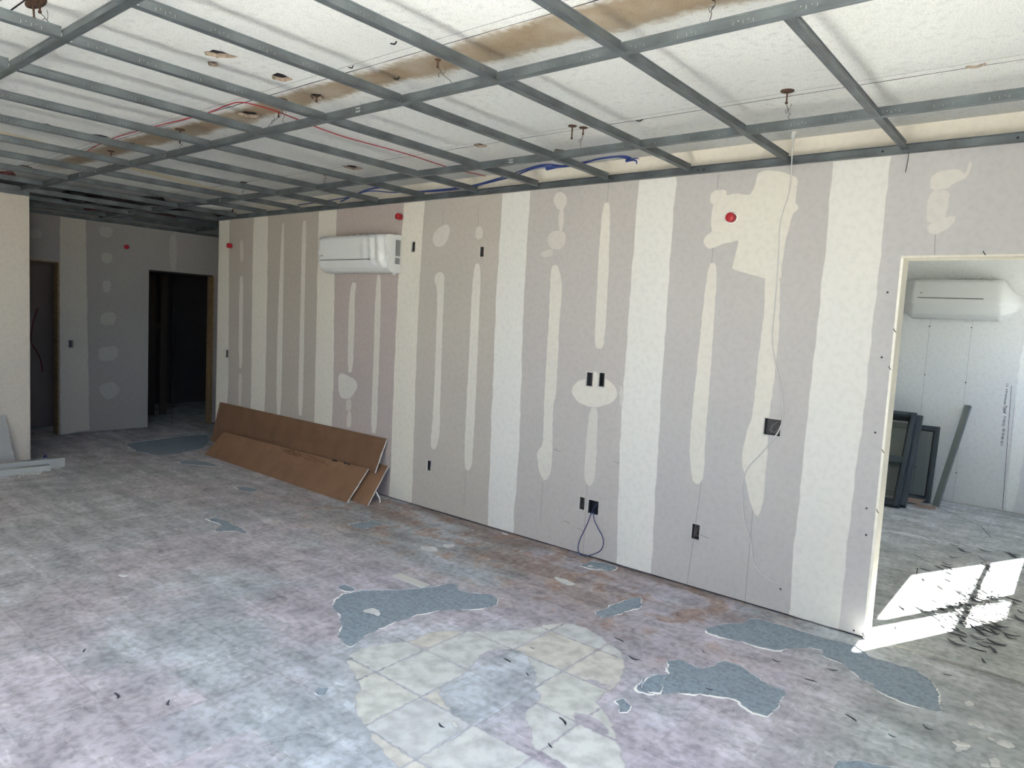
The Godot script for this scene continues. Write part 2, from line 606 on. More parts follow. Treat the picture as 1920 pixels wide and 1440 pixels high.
func shell() -> void:
	var g := setting("ground", "pale paved ground outside the building", "ground")
	part("paving", MB.new().box(Vector3(0, -0.35, 10), Vector3(90, 0.2, 90)).done(), M.outside, g)
	# floor: a dark tile bed under a thin worn screed with pieces broken out of it
	var f := setting("floor", "scraped grey floor with worn screed and bare patches", "floor")
	part("concrete_bed", MB.new().span(Vector3(-12.2, -0.25, -9.0), Vector3(0.9, -0.004, 4.9)).done(), M.bed, f)
	var s := CSGBox3D.new()
	s.name = "screed"
	s.size = Vector3(13.1, 0.004, 13.9)
	s.position = Vector3(-5.65, -0.002, -2.05)
	s.material = M.screed
	f.add_child(s)
	var holes := [
	[-3.151, -2.384, -3.237, -2.534, -3.221, -2.646, -3.053, -2.84, -2.975, -2.97, -2.939, -3.114, -2.89, -3.131, -2.818, -3.072, -2.695, -3.125, -2.637, -3.179, -2.538, -3.116, -2.51, -3.066, -2.545, -2.942, -2.627, -2.856, -2.696, -2.745, -2.734, -2.594, -2.742, -2.453, -2.729, -2.302, -2.693, -2.2, -2.675, -2.145, -2.721, -2.141, -2.817, -2.179, -2.894, -2.26, -3.019, -2.337],
	[-1.482, -3.165, -1.44, -3.232, -1.317, -3.209, -1.291, -3.25, -1.27, -3.38, -1.205, -3.383, -1.103, -3.337, -1.006, -3.293, -0.931, -3.301, -0.919, -3.122, -0.926, -3.009, -0.982, -2.988, -1.071, -3.045, -1.156, -3.011, -1.276, -2.917, -1.346, -2.847, -1.429, -2.803, -1.458, -2.895, -1.449, -3.002, -1.405, -3.047],
	[-1.495, -3.658, -1.464, -3.789, -1.371, -3.927, -1.358, -4.024, -1.174, -4.052, -1.024, -4.051, -0.905, -4.062, -0.822, -4.074, -0.717, -3.976, -0.529, -4.007, -0.417, -3.883, -0.353, -3.609, -0.456, -3.58, -0.628, -3.604, -0.645, -3.683, -0.701, -3.684, -0.816, -3.795, -0.909, -3.797, -0.938, -3.885, -1.033, -3.822, -1.127, -3.674, -1.266, -3.653, -1.352, -3.636, -1.455, -3.623],
	[-1.46, -2.659, -1.441, -2.69, -1.389, -2.656, -1.385, -2.613, -1.407, -2.58],
	[-1.447, -2.79, -1.476, -2.931, -1.444, -3.002, -1.403, -2.98, -1.352, -2.862, -1.387, -2.804],
	[-2.455, -1.783, -2.461, -1.811, -2.432, -1.839, -2.393, -1.801, -2.417, -1.765],
	[-2.053, -3.394, -2.037, -3.609, -2.019, -3.756, -1.985, -3.814, -1.897, -3.677, -1.933, -3.52, -1.968, -3.37],
	[-8.59, -3.496, -8.625, -3.746, -8.714, -4.264, -8.662, -4.525, -8.076, -4.22, -7.793, -3.986, -7.66, -3.588, -7.717, -3.457, -8.025, -3.382, -8.353, -3.426],
	[-7.302, -3.472, -7.287, -3.649, -7.05, -3.715, -6.793, -3.711, -6.873, -3.622, -7.159, -3.456],
	[-5.947, -3.359, -5.892, -3.461, -5.744, -3.497, -5.678, -3.432, -5.713, -3.358],
	[-5.155, -2.685, -5.14, -2.756, -4.992, -2.775, -4.623, -2.744, -4.755, -2.664, -4.821, -2.568, -4.927, -2.701],
	[-3.365, -2.569, -3.36, -2.642, -3.25, -2.627, -3.235, -2.587, -3.284, -2.57],
	[-4.36, -3.408, -4.3, -3.642, -4.172, -3.631, -4.168, -3.403],
	[-2.568, -3.994, -2.55, -4.158, -2.445, -4.188, -2.34, -4.164, -2.364, -4.056, -2.455, -4.009],
	[-0.603, -2.89, -0.533, -2.949, -0.411, -3.012, -0.423, -2.956, -0.607, -2.788]]
	var tilt := 0.0
	for h in holes:
		var poly := rough(rough(pts(h), 0.03, 0.016, 9.0, true, 0.10), 0.009, 0.007, 40.0, false)
		var local := PackedVector2Array()
		for p in poly:
			local.append(p - Vector2(-5.65, -2.05))
		carve(s, local, -0.01, 0.03, M.screed)
		tilt += 3.7
		part("chipped_rim", rim(poly, 0.0009, 0.015, tilt), M.rim, f)
	# square beds of old tile adhesive, a little proud of the screed
	var area := pts([-2.624, -2.112, -2.597, -2.254, -2.498, -2.417, -2.523, -2.548, -2.386, -2.69, -2.211, -2.872, -2.155, -3.032, -2.089, -3.171, -1.919, -3.176, -1.777, -3.098, -1.701, -3.085, -1.614, -2.975, -1.541, -2.815, -1.543, -2.717, -1.531, -2.572, -1.411, -2.503, -1.278, -2.356, -1.161, -2.227, -1.242, -2.048, -1.412, -1.885, -1.628, -1.679, -1.771, -1.685, -1.911, -1.707, -2.073, -1.757, -2.213, -1.811, -2.379, -1.973, -2.546, -2.029])
	area = rough(area, 0.02, 0.02, 14.0)
	var cut := []
	for q in [[-2.083, -2.155, -2.081, -2.273, -2.122, -2.406, -2.18, -2.565, -2.154, -2.665, -2.041, -2.737, -1.948, -2.663, -1.843, -2.586, -1.783, -2.478, -1.729, -2.463, -1.697, -2.406, -1.676, -2.261, -1.589, -2.213, -1.519, -2.122, -1.443, -2.129, -1.327, -2.113, -1.344, -2.052, -1.559, -2.066, -1.776, -2.067, -1.951, -2.081, -1.999, -2.106], [-1.547, -2.449, -1.473, -2.482, -1.349, -2.43, -1.346, -2.396, -1.412, -2.387, -1.526, -2.39], [-1.671, -2.709, -1.64, -2.741, -1.54, -2.745, -1.534, -2.703, -1.602, -2.682], [-1.689, -2.818, -1.682, -2.892, -1.655, -2.866, -1.668, -2.801]]:
		cut.append(rough(pts(q), 0.015, 0.012, 22.0))
	var tones := [lin(214, 215, 208), lin(212, 214, 210), lin(218, 219, 214), lin(214, 211, 202), lin(208, 210, 209)]
	var flat_up := func(u: float, v: float, t: float) -> Vector3: return Vector3(u, t, v)
	var edge_tone := lin(180, 177, 182)
	for i in range(-2, 4):
		for j in range(-5, 6):
			var o := Vector2(-2.09 + i * 0.305, -2.07 + j * 0.315)
			var gap := 0.010
			var sq := PackedVector2Array([o + Vector2(gap, gap), o + Vector2(0.305 - gap, gap), o + Vector2(0.305 - gap, 0.315 - gap), o + Vector2(gap, 0.315 - gap)])
			sq = rough(sq, 0.012, 0.010, 25.0, false)
			var bits: Array = Geometry2D.intersect_polygons(sq, area)
			for c in cut:
				var next: Array = []
				for b in bits:
					next.append_array(Geometry2D.clip_polygons(b, c))
				bits = next
			var tone: Color = tones[rng.randi() % 5]
			for b in bits:
				if Geometry2D.is_polygon_clockwise(b) and bits.size() > 1 or poly_area(b) < 0.0012 or Geometry2D.triangulate_polygon(b).is_empty():
					continue
				part("adhesive_square", MB.new().layer(b, flat_up, 0.0009, 0.008, tone, edge_tone.lerp(tone, 0.15)).done(), M.adhesive, f)
	for q in [[-0.287, -3.804, -0.269, -3.827, -0.252, -3.807, -0.26, -3.774, -0.276, -3.771], [-0.252, -3.603, -0.228, -3.638, -0.209, -3.622, -0.193, -3.609, -0.204, -3.589, -0.224, -3.593, -0.241, -3.58], [-0.276, -3.384, -0.26, -3.41, -0.248, -3.37, -0.223, -3.389, -0.231, -3.352, -0.251, -3.307, -0.264, -3.304, -0.26, -3.348], [-0.14, -3.506, -0.122, -3.553, -0.1, -3.555, -0.08, -3.524, -0.096, -3.492, -0.12, -3.484], [-0.151, -3.341, -0.129, -3.373, -0.115, -3.353, -0.116, -3.293, -0.135, -3.278, -0.141, -3.309], [-0.172, -3.269, -0.157, -3.297, -0.145, -3.277, -0.163, -3.247], [-2.975, -2.45, -2.965, -2.535, -2.889, -2.511, -2.86, -2.476, -2.92, -2.471], [-2.56, -3.684, -2.497, -3.713, -2.377, -3.688, -2.387, -3.639, -2.462, -3.643], [-3.585, -3.483, -3.507, -3.54, -3.423, -3.495, -3.45, -3.428, -3.533, -3.434], [-3.508, -3.617, -3.462, -3.689, -3.412, -3.647, -3.435, -3.583]]:
		part("plaster_smear", MB.new().layer(rough(pts(q), 0.012, 0.010, 30.0), flat_up, 0.0008, 0.004, lin(226, 227, 224), lin(200, 200, 198)).done(), M.adhesive, f)
	# slab soffit with holes broken into its hollow cores and the joints between its planks
	var ce := setting("ceiling", "whitewashed concrete slab soffit with broken holes and a brown stain", "ceiling")
	var cs := CSGBox3D.new()
	cs.name = "slab"
	cs.size = Vector3(13.0, 0.35, 13.7)
	cs.position = Vector3(-5.95, SLAB + 0.175, -2.1)
	cs.material = M.slab
	ce.add_child(cs)
	var centre := Vector2(-5.95, -2.1)
	for h in [
	[-3.209, -1.769, -3.246, -1.775, -3.285, -1.76, -3.311, -1.728, -3.314, -1.693, -3.292, -1.668, -3.255, -1.663, -3.217, -1.678, -3.191, -1.709, -3.188, -1.743],
	[-3.244, -2.1, -3.277, -2.111, -3.31, -2.104, -3.328, -2.08, -3.326, -2.051, -3.304, -2.026, -3.27, -2.016, -3.239, -2.024, -3.221, -2.046, -3.222, -2.075],
	[-3.341, -2.376, -3.372, -2.388, -3.401, -2.383, -3.418, -2.361, -3.415, -2.333, -3.394, -2.308, -3.363, -2.296, -3.334, -2.302, -3.318, -2.323, -3.32, -2.351],
	[-4.012, -2.393, -4.054, -2.404, -4.095, -2.391, -4.118, -2.359, -4.115, -2.32, -4.087, -2.291, -4.045, -2.28, -4.005, -2.294, -3.982, -2.325, -3.985, -2.363],
	[-5.617, -1.814, -5.676, -1.818, -5.728, -1.796, -5.753, -1.756, -5.742, -1.714, -5.699, -1.687, -5.641, -1.684, -5.59, -1.706, -5.565, -1.745, -5.575, -1.786],
	[-5.604, -2.167, -5.677, -2.176, -5.742, -2.152, -5.772, -2.103, -5.756, -2.05, -5.7, -2.012, -5.628, -2.004, -5.566, -2.028, -5.536, -2.075, -5.55, -2.127],
	[-7.543, -2.256, -7.602, -2.262, -7.649, -2.244, -7.665, -2.21, -7.644, -2.173, -7.594, -2.148, -7.536, -2.143, -7.491, -2.16, -7.475, -2.193, -7.494, -2.23],
	[-3.24, -3.59, -3.268, -3.609, -3.296, -3.606, -3.312, -3.583, -3.312, -3.549, -3.294, -3.517, -3.266, -3.499, -3.24, -3.502, -3.223, -3.525, -3.223, -3.558],
	[-2.839, -3.97, -2.864, -3.991, -2.893, -3.987, -2.912, -3.96, -2.915, -3.921, -2.901, -3.885, -2.875, -3.866, -2.848, -3.87, -2.829, -3.896, -2.825, -3.934],
	[-4.634, -3.663, -4.676, -3.677, -4.719, -3.66, -4.745, -3.618, -4.745, -3.567, -4.718, -3.528, -4.677, -3.515, -4.635, -3.533, -4.609, -3.573, -4.609, -3.623],
	[-3.384, -1.787, -3.406, -1.794, -3.425, -1.792, -3.433, -1.781, -3.428, -1.767, -3.412, -1.753, -3.39, -1.747, -3.372, -1.749, -3.363, -1.759, -3.368, -1.774],
	[-5.605, -2.352, -5.647, -2.362, -5.681, -2.355, -5.694, -2.334, -5.68, -2.308, -5.645, -2.286, -5.604, -2.277, -5.57, -2.283, -5.558, -2.303, -5.571, -2.33],
	[-1.47, -4.364, -1.477, -4.379, -1.485, -4.384, -1.49, -4.378, -1.491, -4.361, -1.488, -4.342, -1.48, -4.327, -1.473, -4.322, -1.467, -4.329, -1.466, -4.345]]:
		var local := PackedVector2Array()
		var inner := PackedVector2Array()
		var mid := Vector2.ZERO
		var ring := rough(pts(h), 0.02, 0.026, 16.0, false)
		for p in ring:
			mid += p / ring.size()
		for p in ring:
			local.append(p - centre)
			inner.append(mid + (p - mid) * 0.84 + Vector2(0, 0.006) - centre)
		carve(cs, local, -0.2, 0.041, M.broken)
		carve(cs, inner, -0.2, 0.26, M.void)      # the hollow core behind the broken skin
	for z in [-2.195, -3.545, -0.99, -4.85]:
		carve(cs, PackedVector2Array([Vector2(-9.4, z + 0.055) - centre, Vector2(0.35, z + 0.058) - centre, Vector2(0.35, z + 0.0605) - centre, Vector2(-9.4, z + 0.058) - centre]), -0.18, 0.008, M.dark_line)
		var line := PackedVector2Array()
		for k in 61:
			line.append(Vector2(-9.4 + k * 0.1625, z + rng.randf_range(-0.0012, 0.0012)) - centre)
		for k in 61:
			line.append(Vector2(0.35 - k * 0.1625, z + 0.006 + rng.randf_range(-0.002, 0.002)) - centre)
		carve(cs, line, -0.18, 0.03, M.void)
	# plain walls round the rooms
	var plain := mat(Color8(214, 210, 202), 0.9)
	var south := setting("wall_south", "plain plasterboard wall with the wide entrance opening", "wall")
	var sm := MB.new()
	sm.span(Vector3(-8.3, 0, 4.5), Vector3(-1.6, 2.8, 4.62))
	sm.span(Vector3(-0.2, 0, 4.5), Vector3(0.55, 2.8, 4.62))
	sm.span(Vector3(-1.6, 2.1, 4.5), Vector3(-0.2, 2.8, 4.62))
	part("wall_board", sm.done(), plain, south)
	var east := setting("wall_east", "plain plasterboard window wall beside the camera", "wall")
	var em := MB.new()
	em.span(Vector3(XW, 0, -8.8), Vector3(0.55, 2.8, -8.48))
	em.span(Vector3(XW, 0, -8.48), Vector3(0.55, 1.16, -6.68))
	em.span(Vector3(XW, 2.21, -8.48), Vector3(0.55, 2.8, -6.68))
	em.span(Vector3(XW, 0, -6.68), Vector3(0.55, 2.8, -1.9))
	em.span(Vector3(XW, 0, -1.9), Vector3(0.55, 0.85, 2.3))
	em.span(Vector3(XW, 2.55, -1.9), Vector3(0.55, 2.8, 2.3))
	em.span(Vector3(XW, 0, 2.3), Vector3(0.55, 2.8, 4.5))
	part("wall_board", em.done(), plain, east)
	var win := setting("window_1", "grey framed window that throws the sun patch", "window")
	var wm := MB.new()
	for r in [[-8.48, -8.43, 1.16, 2.21], [-6.73, -6.68, 1.16, 2.21], [-8.43, -6.73, 1.16, 1.213], [-8.43, -6.73, 2.165, 2.21], [-7.31, -7.17, 1.213, 2.165], [-8.43, -7.31, 1.522, 1.571], [-7.17, -6.73, 1.522, 1.571]]:
		wm.span(Vector3(XW, r[2], r[0]), Vector3(0.53, r[3], r[1]))
	part("window_frame", wm.done(), M.frame, win)
	part("glazing_bar", MB.new().span(Vector3(0.511, 1.862, -8.43), Vector3(0.517, 1.868, -7.31)).done(), M.frame, win)
	for r in [[-8.43, -7.31, 1.213, 1.522], [-8.43, -7.31, 1.571, 2.165], [-7.17, -6.73, 1.213, 1.522], [-7.17, -6.73, 1.571, 2.165]]:
		part("pane", MB.new().span(Vector3(0.519, r[2], r[0]), Vector3(0.522, r[3], r[1])).done(), M.tint, win)
	var win2 := setting("window_2", "wide grey framed window in the wall beside the camera", "window")
	var wm2 := MB.new()
	for z in [-1.9, -0.86, 0.18, 1.22, 2.24]:
		wm2.span(Vector3(XW, 0.91, z), Vector3(0.53, 2.49, z + 0.06))
	wm2.span(Vector3(XW, 0.85, -1.9), Vector3(0.53, 0.91, 2.3)).span(Vector3(XW, 2.49, -1.9), Vector3(0.53, 2.55, 2.3))
	part("window_frame", wm2.done(), M.frame, win2)
	for z in [-1.84, -0.80, 0.24, 1.28]:
		part("pane", MB.new().span(Vector3(0.513, 0.91, z), Vector3(0.516, 2.49, z + (0.96 if z > 1.0 else 0.98))).done(), M.clear, win2)
	var out := setting("wall_rear", "plain walls of the rooms behind the far doorways", "wall")
	var om := MB.new()
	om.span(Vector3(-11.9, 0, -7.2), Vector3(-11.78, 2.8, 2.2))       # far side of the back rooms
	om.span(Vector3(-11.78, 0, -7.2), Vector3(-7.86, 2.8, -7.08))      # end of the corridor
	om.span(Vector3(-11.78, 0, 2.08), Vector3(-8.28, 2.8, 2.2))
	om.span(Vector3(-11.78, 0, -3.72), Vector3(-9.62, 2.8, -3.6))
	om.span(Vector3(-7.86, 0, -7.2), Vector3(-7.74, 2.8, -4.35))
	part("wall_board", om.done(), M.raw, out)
	var lf := setting("wall_partition", "short bare plasterboard partition on the left", "wall")
	var pm := MB.new()
	pm.col = lin(190, 182, 168)
	pm.span(Vector3(-8.276, 0, -2.406), Vector3(-8.156, 2.615, 4.5))
	part("wall_board", pm.done(), M.paper, lf)
	var tp := setting("trim_partition", "steel track along the top of the left partition", "trim")
	part("track", MB.new().span(Vector3(-8.156, 2.615, -2.40), Vector3(-8.125, 2.655, 4.5)).done(), M.steel, tp)
	part("header", MB.new().span(Vector3(-8.27, 2.66, 0.2), Vector3(-8.17, 2.8, 4.5)).done(), plain, lf)

func poly_area(p: PackedVector2Array) -> float:
	var a := 0.0
	for i in p.size():
		a += p[i].cross(p[(i + 1) % p.size()])
	return absf(a) / 2.0

# a sheet of board in its own plane (u to the right, v up, w out of the wall), with rectangular cut-outs
func sheet(t: Transform3D, r: Array, cuts: Array, thick: float, tone: Color) -> ArrayMesh:
	var m := MB.new()
	var us := [r[0], r[1]]
	var vs := [r[2], r[3]]
	var mine := []
	for c in cuts:
		if c[0] < r[1] and c[1] > r[0] and c[2] < r[3] and c[3] > r[2]:
			var k := [maxf(c[0], r[0]), minf(c[1], r[1]), maxf(c[2], r[2]), minf(c[3], r[3])]
			mine.append(k)
			us.append_array([k[0], k[1]])
			vs.append_array([k[2], k[3]])
	us.sort()
	vs.sort()
	var edge := lin(214, 210, 198)
	for i in us.size() - 1:
		for j in vs.size() - 1:
			var cu: float = (us[i] + us[i + 1]) / 2.0
			var cv: float = (vs[j] + vs[j + 1]) / 2.0
			if us[i + 1] - us[i] < 1e-5 or vs[j + 1] - vs[j] < 1e-5:
				continue
			var inside := false
			for k in mine:
				inside = inside or cu > k[0] and cu < k[1] and cv > k[2] and cv < k[3]
			if inside:
				continue
			m.col = tone
			m.quad(t * Vector3(us[i], vs[j], 0), t * Vector3(us[i + 1], vs[j], 0), t * Vector3(us[i + 1], vs[j + 1], 0), t * Vector3(us[i], vs[j + 1], 0))
	m.col = edge
	for k in mine + [r]:
		var s := 1.0 if k == r else -1.0
		var p := [Vector2(k[0], k[2]), Vector2(k[1], k[2]), Vector2(k[1], k[3]), Vector2(k[0], k[3])]
		for i in 4:
			var a: Vector2 = p[i]
			var b: Vector2 = p[(i + 1) % 4]
			var q := [t * Vector3(a.x, a.y, 0), t * Vector3(a.x, a.y, -thick), t * Vector3(b.x, b.y, -thick), t * Vector3(b.x, b.y, 0)]
			if s > 0.0:
				m.quad(q[0], q[1], q[2], q[3])
			else:
				m.quad(q[3], q[2], q[1], q[0])
	return m.done()

# a layer's outline with the wall's cut-outs taken out of it (each through a hair-thin slit, so that the outline stays in one piece)
func around(poly: PackedVector2Array, cuts: Array, gap: float) -> Array:
	var list: Array = [poly]
	for c in cuts:
		if c[1] - c[0] > 0.5 or c[1] - c[0] < 0.0445 and c[3] - c[2] < 0.0445:
			continue
		var m: float = (c[2] + c[3]) / 2.0
		var a := Vector2(c[0] - gap, c[2] - gap)
		var b := Vector2(c[1] + gap, c[3] + gap)
		var key := PackedVector2Array([a, Vector2(b.x, a.y), b, Vector2(a.x, b.y), Vector2(a.x, m + 0.0003), Vector2(a.x - 0.6, m + 0.0003), Vector2(a.x - 0.6, m - 0.0003), Vector2(a.x, m - 0.0003)])
		var next: Array = []
		for p in list:
			for r in Geometry2D.clip_polygons(p, key):
				if poly_area(r) > 0.0004 and not Geometry2D.triangulate_polygon(r).is_empty():
					next.append(r)
		list = next
	return list

const OPENINGS := [
	[-4.583, 2.242, 0.046, 0.084, "narrow"], [-3.789, 2.183, 0.05, 0.08, "red"], [-7.645, 1.111, 0.07, 0.085, "plain"], [-4.276, 0.38, 0.052, 0.09, "plain"],
	[-2.706, 1.268, 0.056, 0.098, "plain"], [-2.605, 1.274, 0.05, 0.098, "dark"], [-2.703, 0.373, 0.05, 0.094, "wires"], [-2.607, 0.366, 0.09, 0.1, "loop"],
	[-1.832, 0.368, 0.056, 0.1, "wires"], [-1.405, 1.102, 0.1, 0.1, "large"]]

func striped_wall() -> void:
	var w := setting("wall_north", "long plasterboard wall striped with pale joint compound", "wall")
	var t := Transform3D(Basis(), Vector3(0, 0, WZ))
	var cuts := []
	for o in OPENINGS:
		cuts.append([o[0] - o[2] / 2, o[0] + o[2] / 2, o[1] - o[3] / 2, o[1] + o[3] / 2])
	cuts.append([-0.80, 0.1, 0.0, 2.083])
	for c in [[-7.586, 2.333], [-4.755, 2.505], [-1.753, 2.341]]:
		cuts.append([c[0] - 0.022, c[0] + 0.022, c[1] - 0.022, c[1] + 0.022])
	var xs := [-7.86, -6.95, -5.775, -4.58, -3.42, -2.24, -1.05, 0.5]
	var tones := [lin(173, 164, 152), lin(172, 163, 151), lin(172, 160, 152), lin(175, 168, 157), lin(175, 169, 163), lin(175, 171, 166), lin(179, 176, 173)]
	for i in 7:
		part("drywall_panel", sheet(t, [xs[i] + 0.0008, xs[i + 1] - 0.0008, 0.012, 2.625], cuts, 0.0125, tones[i]), M.paper, w)
	# bands of joint compound over the seams and thinner runs over the screws
	var up := func(u: float, v: float, h: float) -> Vector3: return Vector3(u, v, WZ + h)
	var tone_at := func(x: float) -> Color:
		for i in 7:
			if x < xs[i + 1]:
				return tones[i]
		return tones[6]
	for b in [
	[-1.191, 2.625, -1.192, 2.102, -1.206, 1.2, -1.215, 0.502, -1.209, 0.014, -0.939, 0.014, -0.939, 0.567, -0.922, 1.235, -0.914, 2.097, -0.913, 2.625],
	[-2.414, 2.625, -2.42, 1.79, -2.423, 0.905, -2.386, 0.014, -2.126, 0.014, -2.14, 0.945, -2.152, 1.797, -2.148, 2.625],
	[-3.597, 2.625, -3.61, 1.759, -3.59, 0.738, -3.578, 0.014, -3.317, 0.014, -3.308, 0.778, -3.339, 1.766, -3.336, 2.625],
	[-4.72, 2.625, -4.758, 1.856, -4.761, 1.07, -4.757, 0.264, -4.77, 0.014, -4.473, 0.014, -4.472, 0.314, -4.486, 1.096, -4.492, 1.859, -4.466, 2.625],
	[-5.956, 2.625, -5.944, 1.84, -5.929, 0.962, -5.924, 0.495, -5.932, 0.014, -5.65, 0.014, -5.646, 0.533, -5.642, 0.989, -5.672, 1.844, -5.676, 2.625],
	[-7.131, 2.625, -7.131, 1.824, -7.106, 0.853, -7.111, 0.544, -7.124, 0.014, -6.844, 0.014, -6.835, 0.577, -6.832, 0.879, -6.837, 1.828, -6.86, 2.625],
	[-7.866, 2.625, -7.874, 1.814, -7.875, 0.782, -7.877, 0.486, -7.888, 0.014, -7.632, 0.014, -7.612, 0.516, -7.599, 0.808, -7.625, 1.818, -7.642, 2.625]]:
		var p := pts(b)
		var q := rough(p, 0.05, 0.010, 5.0, false)
		for i in q.size():
			q[i].y = clampf(q[i].y, 0.016, 2.62)
			q[i].x = maxf(q[i].x, -7.856)
		for piece in around(q, cuts, 0.0075):
			part("joint_compound_band", MB.new().layer(piece, up, 0.0009, 0.007, lin(207, 205, 197) if q[0].x > -4.0 else lin(209, 203, 189), tone_at.call(q[0].x)).done(), M.paper, w)
	var k := 0
	for b in [
	[-6.588, 2.535, -6.549, 2.536, -6.533, 1.539, -6.518, 0.552, -6.607, 0.529, -6.622, 1.535],
	[-6.229, 2.54, -6.157, 2.541, -6.162, 2.087, -6.144, 1.338, -6.135, 0.577, -6.21, 0.579, -6.218, 1.334, -6.221, 1.981],
	[-7.406, 2.381, -7.34, 2.39, -7.331, 2.162, -7.386, 2.151],
	[-7.402, 1.98, -7.325, 2.004, -7.316, 1.509, -7.306, 0.973, -7.374, 0.967],
	[-7.371, 0.907, -7.304, 0.913, -7.312, 0.551, -7.369, 0.544],
	[-5.411, 1.928, -5.339, 1.932, -5.359, 1.808, -5.346, 1.518, -5.35, 1.099, -5.422, 1.082, -5.436, 1.514, -5.435, 1.744],
	[-5.561, 1.059, -5.466, 1.063, -5.296, 1.019, -5.266, 0.959, -5.369, 0.843, -5.453, 0.829, -5.529, 0.841, -5.558, 0.93],
	[-5.426, 0.826, -5.352, 0.834, -5.353, 0.728, -5.43, 0.719],
	[-5.396, 0.712, -5.352, 0.717, -5.344, 0.565, -5.422, 0.563],
	[-5.048, 2.004, -4.995, 2.003, -4.984, 1.694, -4.979, 1.353, -4.978, 0.947, -4.974, 0.562, -5.05, 0.561, -5.053, 0.939, -5.051, 1.348, -5.061, 1.692],
	[-4.349, 2.308, -4.314, 2.371, -4.225, 2.409, -4.166, 2.41, -4.151, 2.347, -4.189, 2.257, -4.278, 2.232, -4.338, 2.262],
	[-4.301, 2.002, -4.239, 2.03, -4.191, 2.002, -4.193, 1.92, -4.189, 1.643, -4.183, 1.31, -4.178, 0.973, -4.164, 0.672, -4.198, 0.543, -4.246, 0.526, -4.265, 0.571, -4.253, 0.736, -4.246, 1.041, -4.253, 1.417, -4.256, 1.715, -4.268, 1.901, -4.299, 1.937],
	[-3.86, 2.377, -3.811, 2.381, -3.787, 2.348, -3.794, 2.294, -3.832, 2.281, -3.861, 2.306],
	[-3.857, 2.081, -3.802, 2.09, -3.788, 1.958, -3.783, 1.546, -3.776, 1.025, -3.778, 0.708, -3.783, 0.452, -3.821, 0.413, -3.86, 0.439, -3.87, 0.802, -3.867, 1.332, -3.871, 1.854],
	[-3.111, 2.522, -3.103, 2.577, -3.058, 2.596, -3.004, 2.57, -2.991, 2.514, -3.015, 2.469, -3.056, 2.466],
	[-3.144, 2.262, -3.119, 2.308, -3.05, 2.32, -2.984, 2.297, -2.991, 2.211, -3.044, 2.18, -3.123, 2.201],
	[-3.056, 2.466, -3.015, 2.468, -3.013, 2.317, -3.045, 2.318],
	[-3.192, 2.173, -3.094, 2.185, -3.093, 2.138, -3.196, 2.131],
	[-3.096, 2.063, -3.043, 2.072, -3.002, 1.979, -2.989, 1.867, -2.999, 1.679, -2.993, 1.472, -2.989, 1.225, -2.99, 1.12, -3.009, 1.05, -2.999, 0.82, -2.987, 0.55, -3.039, 0.472, -3.091, 0.522, -3.116, 0.606, -3.127, 0.684, -3.077, 0.74, -3.08, 0.906, -3.088, 1.158, -3.088, 1.389, -3.087, 1.676, -3.094, 1.903],
	[-2.684, 2.485, -2.63, 2.49, -2.616, 2.227, -2.607, 1.961, -2.603, 1.694, -2.609, 1.496, -2.665, 1.483, -2.682, 1.564, -2.684, 1.817, -2.692, 2.14],
	[-2.85, 1.153, -2.842, 1.198, -2.79, 1.253, -2.725, 1.265, -2.665, 1.338, -2.622, 1.278, -2.559, 1.28, -2.488, 1.227, -2.472, 1.175, -2.512, 1.126, -2.603, 1.086, -2.689, 1.076, -2.778, 1.092],
	[-2.45, 1.258, -2.424, 1.189, -2.426, 1.109, -2.442, 1.107, -2.453, 1.195],
	[-2.684, 1.069, -2.62, 1.077, -2.616, 0.912, -2.609, 0.728, -2.611, 0.561, -2.646, 0.507, -2.693, 0.546, -2.698, 0.676, -2.695, 0.864],
	[-1.614, 2.602, -1.518, 2.603, -1.436, 2.574, -1.38, 2.544, -1.384, 2.475, -1.39, 2.413, -1.367, 2.389, -1.372, 2.364, -1.396, 2.351, -1.405, 2.291, -1.416, 2.231, -1.425, 2.176, -1.428, 2.105, -1.432, 2.035, -1.429, 1.973, -1.51, 1.978, -1.572, 1.992, -1.643, 2.012, -1.726, 2.032, -1.72, 2.081, -1.709, 2.13, -1.695, 2.208, -1.74, 2.199, -1.791, 2.191, -1.831, 2.175, -1.883, 2.161, -1.906, 2.174, -1.924, 2.205, -1.916, 2.235, -1.87, 2.261, -1.888, 2.314, -1.888, 2.379, -1.876, 2.428, -1.907, 2.447, -1.893, 2.513, -1.804, 2.513, -1.803, 2.475, -1.763, 2.483, -1.723, 2.484, -1.656, 2.464, -1.639, 2.494, -1.626, 2.512, -1.62, 2.559],
	[-1.878, 2.063, -1.836, 2.068, -1.825, 1.988, -1.823, 1.882, -1.819, 1.542, -1.818, 1.237, -1.817, 0.948, -1.806, 0.735, -1.841, 0.67, -1.885, 0.701, -1.917, 0.933, -1.911, 1.227, -1.899, 1.537, -1.894, 1.824],
	[-1.52, 2.02, -1.44, 2.02, -1.417, 1.711, -1.416, 1.497, -1.422, 1.316, -1.435, 1.169, -1.425, 1.006, -1.422, 0.804, -1.425, 0.619, -1.45, 0.539, -1.501, 0.64, -1.553, 0.818, -1.573, 0.89, -1.553, 1.043, -1.522, 1.177, -1.523, 1.416, -1.513, 1.616, -1.506, 1.797],
	[-0.712, 2.492, -0.679, 2.519, -0.59, 2.521, -0.56, 2.492, -0.546, 2.56, -0.539, 2.546, -0.552, 2.478, -0.604, 2.465, -0.64, 2.432, -0.703, 2.432],
	[-0.702, 2.428, -0.623, 2.424, -0.624, 2.351, -0.633, 2.276, -0.663, 2.26, -0.711, 2.275, -0.712, 2.357],
	[-0.702, 2.248, -0.656, 2.273, -0.585, 2.297, -0.586, 2.269, -0.613, 2.23, -0.666, 2.201, -0.697, 2.216]]:
